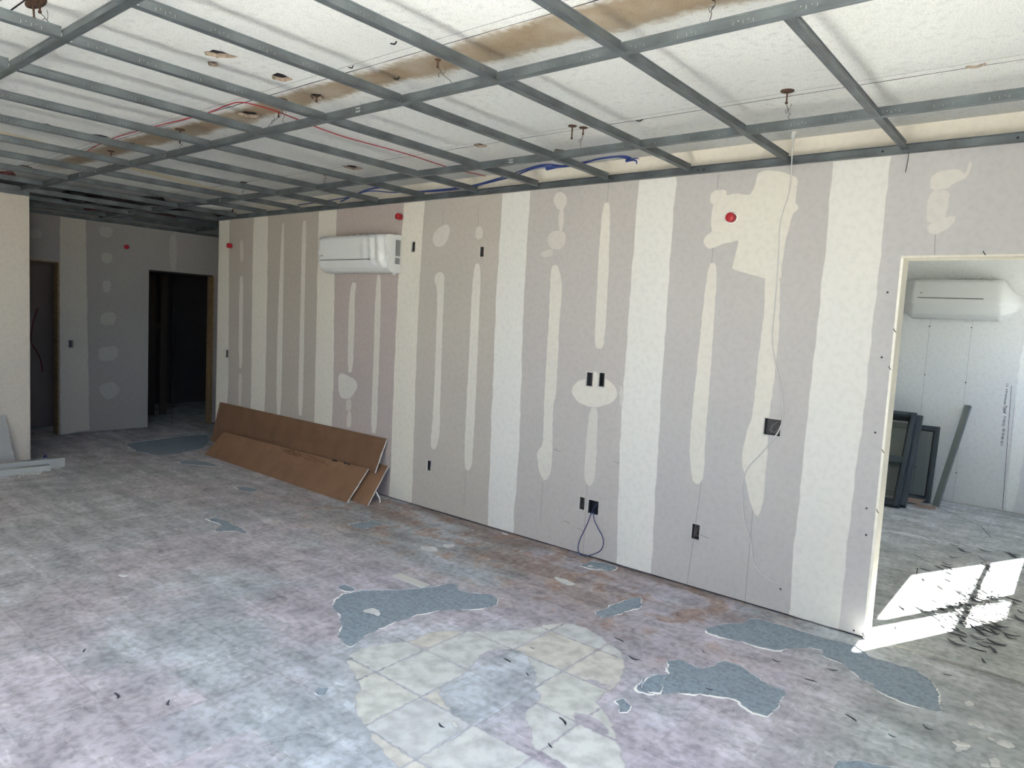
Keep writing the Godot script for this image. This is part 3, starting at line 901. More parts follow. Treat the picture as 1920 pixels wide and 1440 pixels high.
		var big := poly_area(pts(b)) > 0.05
		var q := rough(pts(b), 0.025, 0.005, 12.0)
		var tone: Color = tone_at.call(q[0].x)
		var fill := lin(204, 199, 187) if big else tone.lerp(lin(205, 200, 189), [0.68, 0.5, 0.72, 0.58][k % 4])
		if Geometry2D.triangulate_polygon(q).is_empty():
			q = pts(b)
		for piece in around(q, cuts, 0.0065):
			part("filler_patch", MB.new().layer(piece, up, 0.0007 + 0.00005 * (k % 5), 0.006, fill, tone, 0.00015).done(), M.paper, w)
		k += 1
	for s in [[-1.862, 2.174, -1.863, 2.062], [-1.818, 0.69, -1.862, 0.005], [-1.471, 1.202, -1.477, 1.127], [-1.478, 0.754, -1.48, -0.012], [-0.676, 2.412, -0.659, 2.098], [-3.059, 0.467, -3.062, 0.16], [-1.863, 2.608, -1.863, 2.521], [-2.668, 0.512, -2.665, -0.014], [-4.235, 2.569, -4.237, 2.399], [-3.848, 2.557, -3.843, 2.394], [-3.847, 0.423, -3.844, 0.111], [-2.653, 2.636, -2.651, 2.499]]:
		var a := Vector3(s[0], s[1], WZ + 0.0003)
		var b := Vector3(s[2], s[3], WZ + 0.0003)
		part("pencil_seam", MB.new().quad_line(a, b, 0.0022).done(), M.dark_line, w)
	for c in [[-2.95, 0.72], [-2.44, 0.715], [-2.82, 0.21], [-2.7, 0.18], [-1.77, 0.35]]:
		part("scuff_mark", MB.new().quad_line(Vector3(c[0] - 0.03, c[1] + 0.006, WZ + 0.0004), Vector3(c[0] + 0.03, c[1] - 0.004, WZ + 0.0004), 0.003).done(), M.dark_line, w)
	for c in [[-0.86, 1.904], [-0.857, 1.556], [-0.852, 1.147], [-0.858, 0.726], [-0.847, 0.579], [-0.862, 0.03]]:
		part("screw", MB.new().lathe(Vector3(c[0], c[1], WZ), Vector3(0, 0, 1), [[0.0055, 0.0], [0.005, 0.0012], [0.0001, 0.0006]], 10).done(), M.black, w)
	# the wall's back, steel tracks, cut edges of the doorway
	var back := MB.new()
	back.col = lin(182, 184, 184)
	back.span(Vector3(-7.86, 0.012, -4.33), Vector3(-0.812, 2.625, -4.318))
	back.span(Vector3(-0.812, 2.095, -4.33), Vector3(0.112, 2.625, -4.318))
	back.span(Vector3(0.112, 0.012, -4.33), Vector3(0.5, 2.625, -4.318))
	part("rear_board", back.done(), M.paper, w)
	part("track", MB.new().span(Vector3(-7.85, 0, -4.315), Vector3(-0.815, 0.03, -4.216)).span(Vector3(-7.85, 2.6, -4.315), Vector3(0.49, 2.625, -4.216)).done(), M.void, w)
	var st := MB.new()
	for x in [-6.6, -6.2, -5.4, -5.0, -3.95, -3.1, -2.5, -2.0, -1.3]:
		st.span(Vector3(x - 0.02, 0.03, -4.314), Vector3(x + 0.02, 2.6, -4.29))
	part("stud", st.done(), M.void, w)
	var endcap := MB.new()
	endcap.col = lin(191, 184, 171)
	endcap.span(Vector3(-7.872, 0.012, -4.33), Vector3(-7.8605, 2.625, -4.2))
	part("corner_board", endcap.done(), M.paper, w)
	var head := MB.new()
	head.col = lin(226, 218, 202)
	head.span(Vector3(-7.74, 2.63, -4.42), Vector3(0.5, 2.8, -4.30))
	part("beam_face", head.done(), M.paper, w)
	var d := setting("door_1", "bare cut edge of the doorway without a frame", "doorway")
	var jm := MB.new()
	jm.col = lin(232, 228, 214)
	jm.span(Vector3(-0.812, 0.004, -4.332), Vector3(-0.799, 2.083, -4.1985))
	part("jamb_edge", jm.done(), M.paper, d)
	var hm := MB.new()
	hm.col = lin(210, 205, 188)
	hm.span(Vector3(-0.812, 2.083, -4.332), Vector3(0.112, 2.096, -4.1985))
	part("head_edge", hm.done(), M.paper, d)
	var tm := MB.new()
	for c in [[-0.812, 1.70], [-0.818, 1.50], [-0.81, 1.05], [-0.45, 2.10], [-0.815, 0.02], [-0.808, 0.72]]:
		tm.tube(curve([Vector3(c[0], c[1] + 0.012, WZ + 0.003), Vector3(c[0] + 0.006, c[1], WZ + 0.007), Vector3(c[0] + 0.012, c[1] - 0.006, WZ + 0.003)], 0.005), 0.0022, 5)
	part("torn_paper", tm.done(), M.black, d)
	# wall angle that carries the ends of the ceiling grid
	var tr := setting("trim_1", "galvanised perimeter track along the top of the striped wall", "trim")
	part("track", MB.new().span(Vector3(-7.86, 2.625, WZ), Vector3(0.5, 2.672, WZ + 0.002)).span(Vector3(-7.86, 2.625, WZ + 0.002), Vector3(0.5, 2.6265, WZ + 0.03)).span(Vector3(-7.86, 2.6705, WZ + 0.002), Vector3(0.5, 2.672, WZ + 0.022)).done(), M.steel, tr)
	for x in [-0.95, -1.43, -2.0, -1.96, -2.62, -3.75, -0.36]:
		part("screw", MB.new().lathe(Vector3(x, 2.65, WZ + 0.002), Vector3(0, 0, 1), [[0.006, 0.0], [0.005, 0.002], [0.0001, 0.001]], 10).done(), M.black, tr)

func back_wall() -> void:
	var w := setting("wall_west", "shaded plasterboard wall at the far left with two doorways", "wall")
	var t := Transform3D(Basis(Vector3(0, 0, -1), Vector3(0, 1, 0), Vector3(1, 0, 0)), Vector3(BX, 0, 0))   # u runs along -z
	var cuts := [[2.25, 3.10, 0.0, 2.065], [4.13, 5.005, 0.0, 2.07], [3.225 - 0.026, 3.225 + 0.026, 1.055, 1.145]]
	var us := [-2.08, 0.0, 1.2, 2.4, 3.24, 4.45, 5.65, 7.08]
	for i in 7:
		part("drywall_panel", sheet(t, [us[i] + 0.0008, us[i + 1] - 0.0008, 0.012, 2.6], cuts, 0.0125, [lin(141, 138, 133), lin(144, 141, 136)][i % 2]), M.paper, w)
	var up := func(u: float, v: float, h: float) -> Vector3: return Vector3(BX + h, v, u)
	var k := 0
	for b in [
	[-3.113, 2.603, -3.38, 2.612, -3.4, 1.395, -3.427, 0.043, -3.122, 0.003, -3.112, 1.384],
	[-3.547, 2.54, -3.68, 2.545, -3.687, 2.461, -3.62, 2.414, -3.541, 2.442],
	[-3.56, 2.218, -3.682, 2.232, -3.67, 2.119, -3.578, 2.11],
	[-3.573, 1.881, -3.671, 1.889, -3.66, 1.749, -3.586, 1.744],
	[-3.556, 1.48, -3.729, 1.501, -3.724, 1.354, -3.563, 1.335],
	[-3.527, 1.057, -3.763, 1.072, -3.739, 0.91, -3.534, 0.891],
	[-3.547, 0.591, -3.721, 0.632, -3.792, 0.494, -3.66, 0.398, -3.554, 0.483],
	[-2.799, 2.406, -2.921, 2.41, -2.921, 2.325, -2.804, 2.31],
	[-4.388, 2.553, -4.479, 2.557, -4.485, 2.088, -4.4, 2.094]]:
		var q := rough(pts(b), 0.03, 0.008, 8.0, k > 0)
		if k == 0:
			q = around(q, [[-3.225 - 0.026, -3.225 + 0.026, 1.055, 1.145]], 0.009)[0]
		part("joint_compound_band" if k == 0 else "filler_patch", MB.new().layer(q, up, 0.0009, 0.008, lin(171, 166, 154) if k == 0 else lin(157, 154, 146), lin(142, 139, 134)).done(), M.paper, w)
		k += 1
	var rear := MB.new()
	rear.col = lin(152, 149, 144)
	for r in [[-2.08, 2.25, 0.0, 2.6], [3.10, 4.13, 0.0, 2.6], [5.005, 7.08, 0.0, 2.6], [2.25, 3.1, 2.065, 2.6], [4.13, 5.005, 2.07, 2.6]]:
		rear.span(Vector3(BX - 0.13, r[2], -r[0]), Vector3(BX - 0.1175, r[3], -r[1]))
	part("rear_board", rear.done(), M.paper, w)
	var d1 := setting("door_2", "unfinished doorway with timber edge beside the left partition", "doorway")
	part("timber_edge", MB.new().span(Vector3(BX - 0.128, 0, -3.1), Vector3(BX + 0.004, 2.065, -3.08)).done(), M.timber, d1)
	part("head_edge", MB.new().span(Vector3(BX - 0.128, 2.05, -3.08), Vector3(BX + 0.004, 2.066, -2.25)).done(), M.timber, d1)
	var d2 := setting("door_3", "unlit doorway beside the striped wall's end", "doorway")
	part("timber_edge", MB.new().span(Vector3(BX - 0.128, 0, -5.005), Vector3(BX + 0.006, 2.07, -4.98)).done(), M.timber, d2)
	part("head_edge", MB.new().span(Vector3(BX - 0.128, 2.055, -4.98), Vector3(BX + 0.002, 2.071, -4.13)).done(), M.void, d2)
	var tr := setting("trim_2", "galvanised perimeter track along the top of the far back wall", "trim")
	part("track", MB.new().span(Vector3(BX, 2.6, -7.08), Vector3(BX + 0.002, 2.64, 2.08)).span(Vector3(BX + 0.002, 2.6, -7.08), Vector3(BX + 0.03, 2.602, 2.08)).done(), M.steel, tr)
	var hd := MB.new()
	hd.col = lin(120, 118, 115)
	hd.span(Vector3(BX - 0.12, 2.61, -7.08), Vector3(BX - 0.02, 2.8, 2.08))
	part("header", hd.done(), M.paper, w)
	var rc := thing("red_cable", "dark red cable hanging inside the doorway by the left partition", "cable")
	part("cable", MB.new().tube(curve([Vector3(-10.2, 1.50, -3.09), Vector3(-10.2, 1.32, -3.044), Vector3(-10.2, 1.154, -3.02), Vector3(-10.2, 1.055, -3.032), Vector3(-10.2, 0.975, -3.077), Vector3(-10.2, 0.854, -3.124), Vector3(-10.2, 0.70, -3.147)], 0.03), 0.009, 8).done(), M.dull_red, rc)
	var inner := setting("wall_inner", "dim boarded wall inside the doorway by the left partition", "wall")
	var im := MB.new()
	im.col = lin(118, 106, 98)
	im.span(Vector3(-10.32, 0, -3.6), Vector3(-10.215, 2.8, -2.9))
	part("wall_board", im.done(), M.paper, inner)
	# dim framing seen through the unlit doorway
	var fr := thing("stud_frame", "dim timber stud frame inside the unlit far doorway", "frame", Vector3(-10.6, 0, -4.72))
	for x in [-0.11, 0.06]:
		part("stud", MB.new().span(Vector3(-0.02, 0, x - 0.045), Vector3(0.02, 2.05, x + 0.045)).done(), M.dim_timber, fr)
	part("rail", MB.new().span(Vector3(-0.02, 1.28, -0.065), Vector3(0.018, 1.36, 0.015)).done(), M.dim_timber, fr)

func next_room() -> void:
	var w := setting("wall_far", "grey boarded wall of the room beyond the doorway", "wall")
	var t := Transform3D(Basis(), Vector3(0, 0, RZ))
	var xs := [-2.6, -1.75, -0.52, 0.5]
	for i in 3:
		part("drywall_panel", sheet(t, [xs[i] + 0.001, xs[i + 1] - 0.001, 0.012, 2.8], [], 0.0125, [lin(206, 209, 209), lin(208, 211, 211), lin(211, 214, 215)][i]), M.paper, w)
	part("rear_board", MB.new().span(Vector3(-2.7, 0, RZ - 0.12), Vector3(0.5, 2.8, RZ - 0.013)).done(), M.gypsum, w)
	var up := func(u: float, v: float, h: float) -> Vector3: return Vector3(u, v, RZ + h)
	for b in [[-0.50, 0.02, -0.43, 0.02, -0.40, 0.8, -0.36, 1.5, -0.30, 2.6, -0.42, 2.7, -0.47, 2.0, -0.52, 1.45, -0.5, 0.9]]:
		part("joint_compound_band", MB.new().layer(rough(pts(b), 0.03, 0.012, 8.0), up, 0.0009, 0.014, lin(226, 229, 227), lin(211, 214, 215)).done(), M.paper, w)
	part("seam", MB.new().quad_line(Vector3(-0.522, 0.02, RZ + 0.0012), Vector3(-0.565, 1.28, RZ + 0.0012), 0.004).done(), M.void, w)
	for x in [-1.335, -0.955]:
		part("pencil_seam", MB.new().quad_line(Vector3(x, 0.03, RZ + 0.0006), Vector3(x, 1.95, RZ + 0.0006), 0.0018).done(), M.dark_line, w)
		for y in [0.35, 0.85, 1.32, 1.80]:
			part("screw", MB.new().lathe(Vector3(x + rng.randf_range(-0.004, 0.004), y + rng.randf_range(-0.05, 0.05), RZ), Vector3(0, 0, 1), [[0.007, 0.0], [0.006, 0.0014], [0.0001, 0.001]], 8).done(), M.black, w)
	var print_ := [["1 2", 1.300, 0.020], ["GYPSUM BOARD", 1.245, 0.016], ["Type", 1.075, 0.026], ["/", 1.005, 0.026], ["11/30/22", 0.97, 0.020], ["00 10 00 10 1", 0.84, 0.022]]
	for p in print_:
		var tmsh := TextMesh.new()
		var sf := SystemFont.new()
		sf.font_names = PackedStringArray(["Droid Sans"])
		sf.font_weight = 700
		tmsh.font = sf
		tmsh.text = p[0]
		tmsh.font_size = 32
		tmsh.pixel_size = p[2] / 24.0
		tmsh.depth = 0.0006
		tmsh.horizontal_alignment = HORIZONTAL_ALIGNMENT_LEFT
		var o := part("board_print", tmsh, M.black, w)
		o.rotation.z = -PI / 2 - 0.03
		o.position = Vector3(-0.592 + (p[1] - 1.0) * -0.03, p[1], RZ + 0.0006)
	var lw := setting("wall_side", "plain side wall of the room beyond the doorway", "wall")
	part("wall_board", MB.new().span(Vector3(-2.7, 0, RZ), Vector3(-2.6, 2.8, -4.33)).done(), M.gypsum, lw)
	# long cracks in the next room's floor
	var fl: Node3D = get_node("floor")
	for c in [[-1.56, -7.55, -1.22, -7.30], [-1.22, -7.30, -1.16, -7.42], [-1.02, -8.24, -0.62, -7.75], [-0.62, -7.75, -0.5, -7.35], [-0.86, -5.6, -0.72, -5.62], [-0.82, -5.86, -0.78, -5.55], [-0.78, -5.55, -0.66, -5.58], [-1.18, -7.28, -1.12, -7.34], [-0.95, -6.9, -0.82, -6.75], [-0.7, -6.55, -0.52, -6.6], [-0.52, -6.6, -0.45, -6.45], [-0.9, -6.2, -0.74, -6.05], [-0.35, -6.95, -0.22, -6.7], [-0.76, -5.3, -0.66, -5.38], [-0.62, -5.05, -0.34, -5.0]]:
		part("crack", MB.new().quad_line(Vector3(c[0], 0.0006, c[1]), Vector3(c[2], 0.0006, c[3]), 0.006).done(), M.void, fl)

# ------------------------------------------------------------------ ceiling grid
var tee_cache := {}

func tee_parts(length: float, kind: String) -> Array:
	var key := "%s%.3f" % [kind, length]
	if tee_cache.has(key):
		return tee_cache[key]
	var h := 0.038
	var fw := 0.0175
	# flange: folded sheet with three pressed ribs
	var fl := MB.new()
	var prof := [Vector2(-fw, 0.0022), Vector2(-fw, 0.0002), Vector2(-0.011, 0.0), Vector2(-0.0102, 0.0011), Vector2(-0.0088, 0.0011), Vector2(-0.008, 0.0), Vector2(-0.0014, 0.0), Vector2(-0.0007, 0.0011), Vector2(0.0007, 0.0011), Vector2(0.0014, 0.0), Vector2(0.008, 0.0), Vector2(0.0088, 0.0011), Vector2(0.0102, 0.0011), Vector2(0.011, 0.0), Vector2(fw, 0.0002), Vector2(fw, 0.0022), Vector2(0.0009, 0.0028), Vector2(-0.0009, 0.0028)]
	for i in prof.size():
		var a: Vector2 = prof[i]
		var b: Vector2 = prof[(i + 1) % prof.size()]
		fl.quad(Vector3(0, a.y, -a.x), Vector3(0, b.y, -b.x), Vector3(length, b.y, -b.x), Vector3(length, a.y, -a.x))
	# web with punched slots and round holes
	var wb := MB.new()
	var cells := []
	var x := 0.0
	var marks := []
	var c := 0.10
	while c < length - 0.08:
		for k in range(-2, 3):
			marks.append([c + k * 0.017 - 0.001, c + k * 0.017 + 0.001, 0.012, 0.024] if k % 2 == 0 else [c + k * 0.017 - 0.0018, c + k * 0.017 + 0.0018, 0.0215, 0.0251])
		c += 0.2
	for m in marks:
		cells.append([x, m[0], -1.0, -1.0])
		cells.append(m)
		x = m[1]
	cells.append([x, length, -1.0, -1.0])
	var low := 0.0025
	for m in cells:
		var ys := [[low, h]] if m[2] < 0.0 else [[low, m[2]], [m[3], h]]
		for y in ys:
			for s in [-1.0, 1.0]:
				var q := [Vector3(m[0], y[0], 0.0009 * s), Vector3(m[1], y[0], 0.0009 * s), Vector3(m[1], y[1], 0.0009 * s), Vector3(m[0], y[1], 0.0009 * s)]
				if s > 0.0:
					wb.quad(q[0], q[1], q[2], q[3])
				else:
					wb.quad(q[1], q[0], q[3], q[2])
	wb.cbox(Vector3(0, 0, 0), Vector3(0.0062, 0.009, length), 0.0018, Transform3D(Basis(Vector3(0, 0, -1), Vector3(0, 1, 0), Vector3(1, 0, 0)), Vector3(length / 2, h + 0.003, 0)))
	var clip := MB.new()
	clip.box(Vector3(0.004, 0.017, 0.003), Vector3(0.016, 0.012, 0.0014))
	clip.box(Vector3(0.010, 0.0055, 0.006), Vector3(0.012, 0.005, 0.007))
	var r := [fl.done(), wb.done(), clip.done()]
	tee_cache[key] = r
	return r

func tee(called: String, label: String, a: Vector3, along: Vector3, length: float, group: String) -> Node3D:
	var t := thing(called, label, "ceiling tee", a, group)
	t.basis = Basis(along, Vector3.UP, along.cross(Vector3.UP))
	var p := tee_parts(length, called)
	part("flange", p[0], M.steel, t)
	part("web", p[1], M.steel, t)
	if called == "cross_tee":
		part("end_clip", p[2], M.bright_steel, t)
		var e := part("end_clip", p[2], M.bright_steel, t)
		e.transform = Transform3D(Basis(Vector3.UP, PI), Vector3(length, 0, 0))
	return t

func ceiling_grid() -> void:
	var rows := [[-1.07, "nearest the camera"], [-2.31, "across the middle of the room"], [-3.53, "closest to the striped wall"]]
	for r in rows:
		var m := tee("main_tee", "long galvanised main runner of the ceiling grid " + r[1], Vector3(-9.48, GRID, r[0]), Vector3.RIGHT, 9.97, "main runners of the ceiling grid")
		for x in ([] if r[0] > -2.0 else [-2.97, -6.6]):
			part("splice_tab", MB.new().box(Vector3(x + 9.48 + (0.87 if r[0] < -3.0 else 0.0) * -0.0, 0.031, 0.002), Vector3(0.034, 0.006, 0.002)).box(Vector3(x + 9.48, 0.016, 0.002), Vector3(0.034, 0.008, 0.002)).done(), M.bright_steel, m)
	var bays := [
		[-1.055, 1.2, 2.0, "on the camera side of the nearest runner", -0.836, 3, 9],
		[-2.295, 1.21, 0.0, "between the nearest and middle main runners", -0.836, 1, 13],
		[-3.515, 1.19, 0.0, "between the middle and wallside runners", -0.836, 0, 14],
		[-4.168, 0.622, 0.0, "resting on the striped wall's track", -0.836, 0, 11]]
	for b in bays:
		var order := 0
		for k in range(b[5], b[6] + 1):
			var x: float = b[4] - 0.6 * k + (0.03 if k == 4 and b[0] > -2.0 else 0.0)
			tee("cross_tee", "galvanised cross tee %s, %s from the right" % [b[3], nth(order)], Vector3(x, GRID, b[0]), Vector3(0, 0, 1), b[1], "cross tees of the ceiling grid")
			order += 1
	var cm := tee("main_tee", "short galvanised runner above the dim corridor past the wall's end", Vector3(-9.48, GRID, -4.74), Vector3.RIGHT, 1.5, "main runners of the ceiling grid")
	cm.set_meta("category", "ceiling tee")
	for k in 3:
		tee("cross_tee", "galvanised cross tee above the dim corridor, %s from the wall corner" % nth(k), Vector3(-8.05 - 0.6 * k, GRID, -4.725), Vector3(0, 0, 1), 1.18, "cross tees of the ceiling grid")

# ------------------------------------------------------------------ hangers, wires, pipes above the grid
func hanger(label: String, x: float, z: float, rods: Array, wire_to: Vector3, plate := Vector2(0.032, 0.032)) -> void:
	var t := thing("ceiling_hanger", label, "hanger", Vector3(x, SLAB, z), "wire hangers of the ceiling grid")
	var pl := MB.new()
	pl.lathe(Vector3.ZERO, Vector3.DOWN, [[0.0001, -0.001], [1.0, 0.0], [0.96, 0.004], [0.3, 0.007], [0.0001, 0.007]], 20)
	var o := part("rosette", pl.done(), M.rust, t)
	o.scale = Vector3(plate.x, 1.0, plate.y)
	var start := Vector3.ZERO
	for r in rods:
		var rd := MB.new()
		start = Vector3(r[0] + r[3], -r[2], r[1])
		rd.tube([Vector3(r[0], -0.004, r[1]), Vector3(r[0] + r[3] * 0.5, -r[2] * 0.5, r[1]), start], 0.0045, 8, 0.0035)
		rd.lathe(start + Vector3(0, 0.008, 0), Vector3.DOWN, [[0.0065, 0.0], [0.0065, 0.009], [0.001, 0.011]], 8)
		part("rod", rd.done(), M.rust, t)
	if wire_to != Vector3.ZERO:
		var end := wire_to - t.position
		var n := 6
		var a := []
		for i in n + 1:
			var f := float(i) / n
			a.append(start.lerp(end, f) + (Vector3(rng.randf_range(-0.008, 0.008), 0, rng.randf_range(-0.008, 0.008)) if i > 0 and i < n else Vector3.ZERO))
		var wr := MB.new()
		wr.tube(curve(a, 0.01), 0.0016, 6)
		var b: Vector3 = a[2]
		wr.tube(curve([b, b + Vector3(-0.014, -0.004, 0.004), b + Vector3(-0.008, -0.022, 0.006)], 0.006), 0.0014, 6)
		wr.tube(curve([a[3], a[3] + Vector3(0.012, 0.012, 0.0), a[3] + Vector3(0.016, 0.034, 0.004)], 0.006), 0.0013, 6)
		part("wire", wr.done(), M.wire, t)

func hangers_and_wires() -> void:
	var g := GRID + 0.045
	hanger("wide rusty plate with two rods at the slab's upper left corner", -3.37, -1.02, [[-0.03, 0.0, 0.06, 0.01], [0.045, 0.0, 0.05, 0.0]], Vector3(-3.26, g, -1.05), Vector2(0.085, 0.03))
	hanger("rusty hanger with kinked wire above the doorway side of the wall runner", -1.222, -3.46, [[0.0, 0.0, 0.06, 0.0]], Vector3(-1.222, g, -3.525))
	hanger("rusty hanger with bare straight rod beside a wired one", -2.457, -3.46, [[0.0, 0.0, 0.075, 0.0]], Vector3.ZERO, Vector2(0.026, 0.026))
	hanger("rusty hanger with kinked wire beside the bare rod", -2.42, -3.52, [[0.0, 0.0, 0.04, 0.0]], Vector3(-2.44, g, -3.535), Vector2(0.026, 0.026))
	hanger("wire hanger in the brown stain at the middle of the ceiling", -2.398, -2.30, [[0.0, 0.0, 0.035, 0.0]], Vector3(-2.31, g, -2.305), Vector2(0.014, 0.014))
	hanger("small rusty hanger at the edge of the brown stain", -3.595, -2.27, [[0.0, 0.0, 0.04, 0.0]], Vector3(-3.62, g, -2.305))
	hanger("short rusty stub hanging in a hole in the brown stain", -3.365, -2.335, [[0.0, 0.0, 0.03, 0.0]], Vector3.ZERO, Vector2(0.012, 0.012))
	hanger("dark hanger with straight wire where the red wire crosses", -4.82, -2.29, [[0.0, 0.0, 0.09, 0.0]], Vector3(-4.80, g, -2.31))
	hanger("dark hanger above the wall runner near the dim corridor", -6.2, -3.54, [[0.0, 0.0, 0.06, 0.0]], Vector3(-6.2, g, -3.53))
	hanger("thin wire hanger above the wrapped unit on the striped wall", -4.946, -3.53, [[0.0, 0.0, 0.05, 0.0]], Vector3(-4.946, g, -3.53), Vector2(0.02, 0.02))
	hanger("dark hanger at the far end of the brown stain", -6.033, -2.33, [[0.0, 0.0, 0.07, 0.0]], Vector3(-6.03, g, -2.31), Vector2(0.028, 0.028))
	hanger("twisted wire hanger at the top edge of the view", -1.116, -2.37, [[0.0, 0.0, 0.02, 0.0]], Vector3(-1.10, g, -2.31), Vector2(0.012, 0.012))
	hanger("thin wire hanger between red wire and middle runner", -3.83, -2.40, [[0.0, 0.0, 0.03, 0.0]], Vector3(-3.80, g, -2.31), Vector2(0.012, 0.012))
	var ce: Node3D = get_node("ceiling")
	# flakes and nail marks on the slab
	for c in [[-0.474, -3.527, 0.035], [-2.06, -3.546, 0.02], [-2.989, -3.078, 0.014], [-2.422, -2.064, 0.02], [-2.824, -2.151, 0.018], [-2.75, -2.37, 0.02]]:
		var ch := MB.new()
		ch.tube(curve([Vector3(c[0] - c[2], SLAB - 0.001, c[1] + c[2] * 0.3), Vector3(c[0], SLAB - 0.006, c[1]), Vector3(c[0] + c[2], SLAB - 0.002, c[1] + c[2] * 0.4)], 0.006), c[2] * 0.16, 6)
		part("plaster_flake", ch.done(), M.black if c[2] < 0.03 else M.broken, ce)
	var red := lift([-6.435, -2.252, -5.585, -2.145, -4.806, -2.152, -4.288, -2.172, -3.932, -2.147, -3.821, -2.166, -3.797, -2.301, -3.817, -2.454, -3.907, -2.91, -3.881, -3.444, -3.907, -3.93, -3.851, -4.268], "y", 2.79)
	var rw := thing("red_wire", "thin red wire stapled to the slab with one sharp bend", "wire")
	part("wire", MB.new().tube(curve(red, 0.05), 0.0034, 6).done(), M.red_wire, rw)
	var dx := MB.new()
	dx.tube(curve([Vector3(-3.66, 2.795, -2.62), Vector3(-3.63, 2.76, -2.5), Vector3(-3.62, 2.69, -2.42), Vector3(-3.58, 2.685, -2.33)], 0.02), 0.003, 6)
	part("loose_tail", dx.done(), M.red_wire, rw)
	var bl := thing("blue_cables", "dark blue cable bundle lying over the grid by the striped wall", "cable")
	var ba := lift([-5.64, -4.22, -4.779, -3.901, -4.584, -4.084, -4.409, -4.208, -4.007, -4.211, -3.567, -4.094, -3.356, -4.026, -3.009, -3.871, -2.866, -3.939, -2.693, -3.919, -2.518, -3.857, -2.341, -3.867, -2.34, -3.976], "y", 2.70)
	var bb := lift([-6.345, -4.22, -5.463, -4.151, -4.994, -4.019, -4.799, -4.154, -4.467, -4.22, -3.987, -4.22, -3.514, -4.073, -3.002, -3.878, -2.855, -3.966, -2.657, -3.926, -2.434, -3.892, -2.372, -3.984], "y", 2.712)
	part("cable", MB.new().tube(curve(ba, 0.04), 0.0065, 6).done(), M.blue, bl)
	part("cable", MB.new().tube(curve(bb, 0.04), 0.0055, 6).done(), M.blue, bl)
	var e: Vector3 = ba[-1]
	var kn := MB.new()
	kn.tube(curve([e + Vector3(-0.05, 0.0, 0), e, e + Vector3(0.03, -0.012, 0.01), e + Vector3(0.035, -0.03, 0.01)], 0.01), 0.010, 6, 0.004)
	part("tape_knot", kn.done(), M.blue, bl)
	part("bare_end", MB.new().tube(curve([e + Vector3(-0.02, 0.005, 0), e + Vector3(0.012, 0.012, -0.01), e + Vector3(0.04, 0.004, 0.0)], 0.01), 0.006, 6, 0.003).done(), M.blue, bl)
	var f: Vector3 = ba[8]
	kn = MB.new()
	kn.tube([f + Vector3(-0.12, 0, 0.01), f + Vector3(-0.04, 0.006, 0), f + Vector3(0.06, 0.0, 0.0)], 0.016, 6, 0.007)
	part("tape_knot", kn.done(), M.blue, bl)
	# services above the dim corridor
	var du := thing("flexible_duct", "dark ribbed flexible duct above the dim corridor", "duct")
	var ring := []
	for i in 46:
		ring.append(Vector3(-8.75 + i * 0.018, 2.745 + 0.0 * i, -3.05 - i * 0.012))
	var dm := MB.new().smooth(true)
	for i in 45:
		dm.tube([ring[i], ring[i + 1]], 0.048 if i % 2 == 0 else 0.042, 12)
	part("hose", dm.done(), M.void, du)
	var bx := thing("junction_box", "small black junction box above the far back wall", "junction box", Vector3(-8.6, 2.735, -2.95))
	part("box", MB.new().cbox(Vector3.ZERO, Vector3(0.2, 0.1, 0.16), 0.012).done(), M.black, bx)
	part("lid", MB.new().cbox(Vector3(0, -0.054, 0), Vector3(0.18, 0.008, 0.14), 0.003).done(), M.box_grey, bx)
	var pp := thing("black_pipe", "thin black pipe running over the corridor grid", "pipe")
	part("pipe", MB.new().tube(curve([Vector3(-7.9, 2.71, -3.95), Vector3(-8.4, 2.72, -3.7), Vector3(-8.9, 2.70, -3.2), Vector3(-9.3, 2.72, -2.5)], 0.06), 0.014, 8).done(), M.black, pp)
	var p2 := thing("red_pipe", "dull red conduit over the corridor grid by the back wall", "pipe")
	part("pipe", MB.new().tube(curve([Vector3(-9.3, 2.70, -3.3), Vector3(-9.0, 2.71, -3.6), Vector3(-8.7, 2.70, -4.1)], 0.06), 0.012, 8).done(), M.dull_red, p2)
	var rc := thing("cable_coil", "coiled dark red cable over the grid at the left edge", "cable", Vector3(-7.55, 2.70, -2.06))
	var co := []
	for i in 40:
		co.append(Vector3(cos(i * 0.5) * (0.05 + 0.001 * i), 0.0006 * i, sin(i * 0.5) * (0.07 - 0.0008 * i)))
	part("cable", MB.new().tube(curve(co, 0.02), 0.004, 6).done(), M.dull_red, rc)
	var ob := thing("plaster_offcut", "pale offcut of board lying on the corridor grid", "offcut", Vector3(-7.35, 2.69, -3.85))
	part("board", MB.new().box(Vector3.ZERO, Vector3(0.34, 0.012, 0.2), Transform3D(Basis(Vector3.UP, 0.4), Vector3.ZERO)).done(), M.pale_chip, ob)
	var sd := thing("black_pipe", "second thick black pipe disappearing over the wall's end", "pipe")
	part("pipe", MB.new().tube(curve([Vector3(-7.7, 2.73, -4.0), Vector3(-8.2, 2.73, -4.4), Vector3(-8.6, 2.73, -5.4)], 0.06), 0.022, 8).done(), M.black, sd)

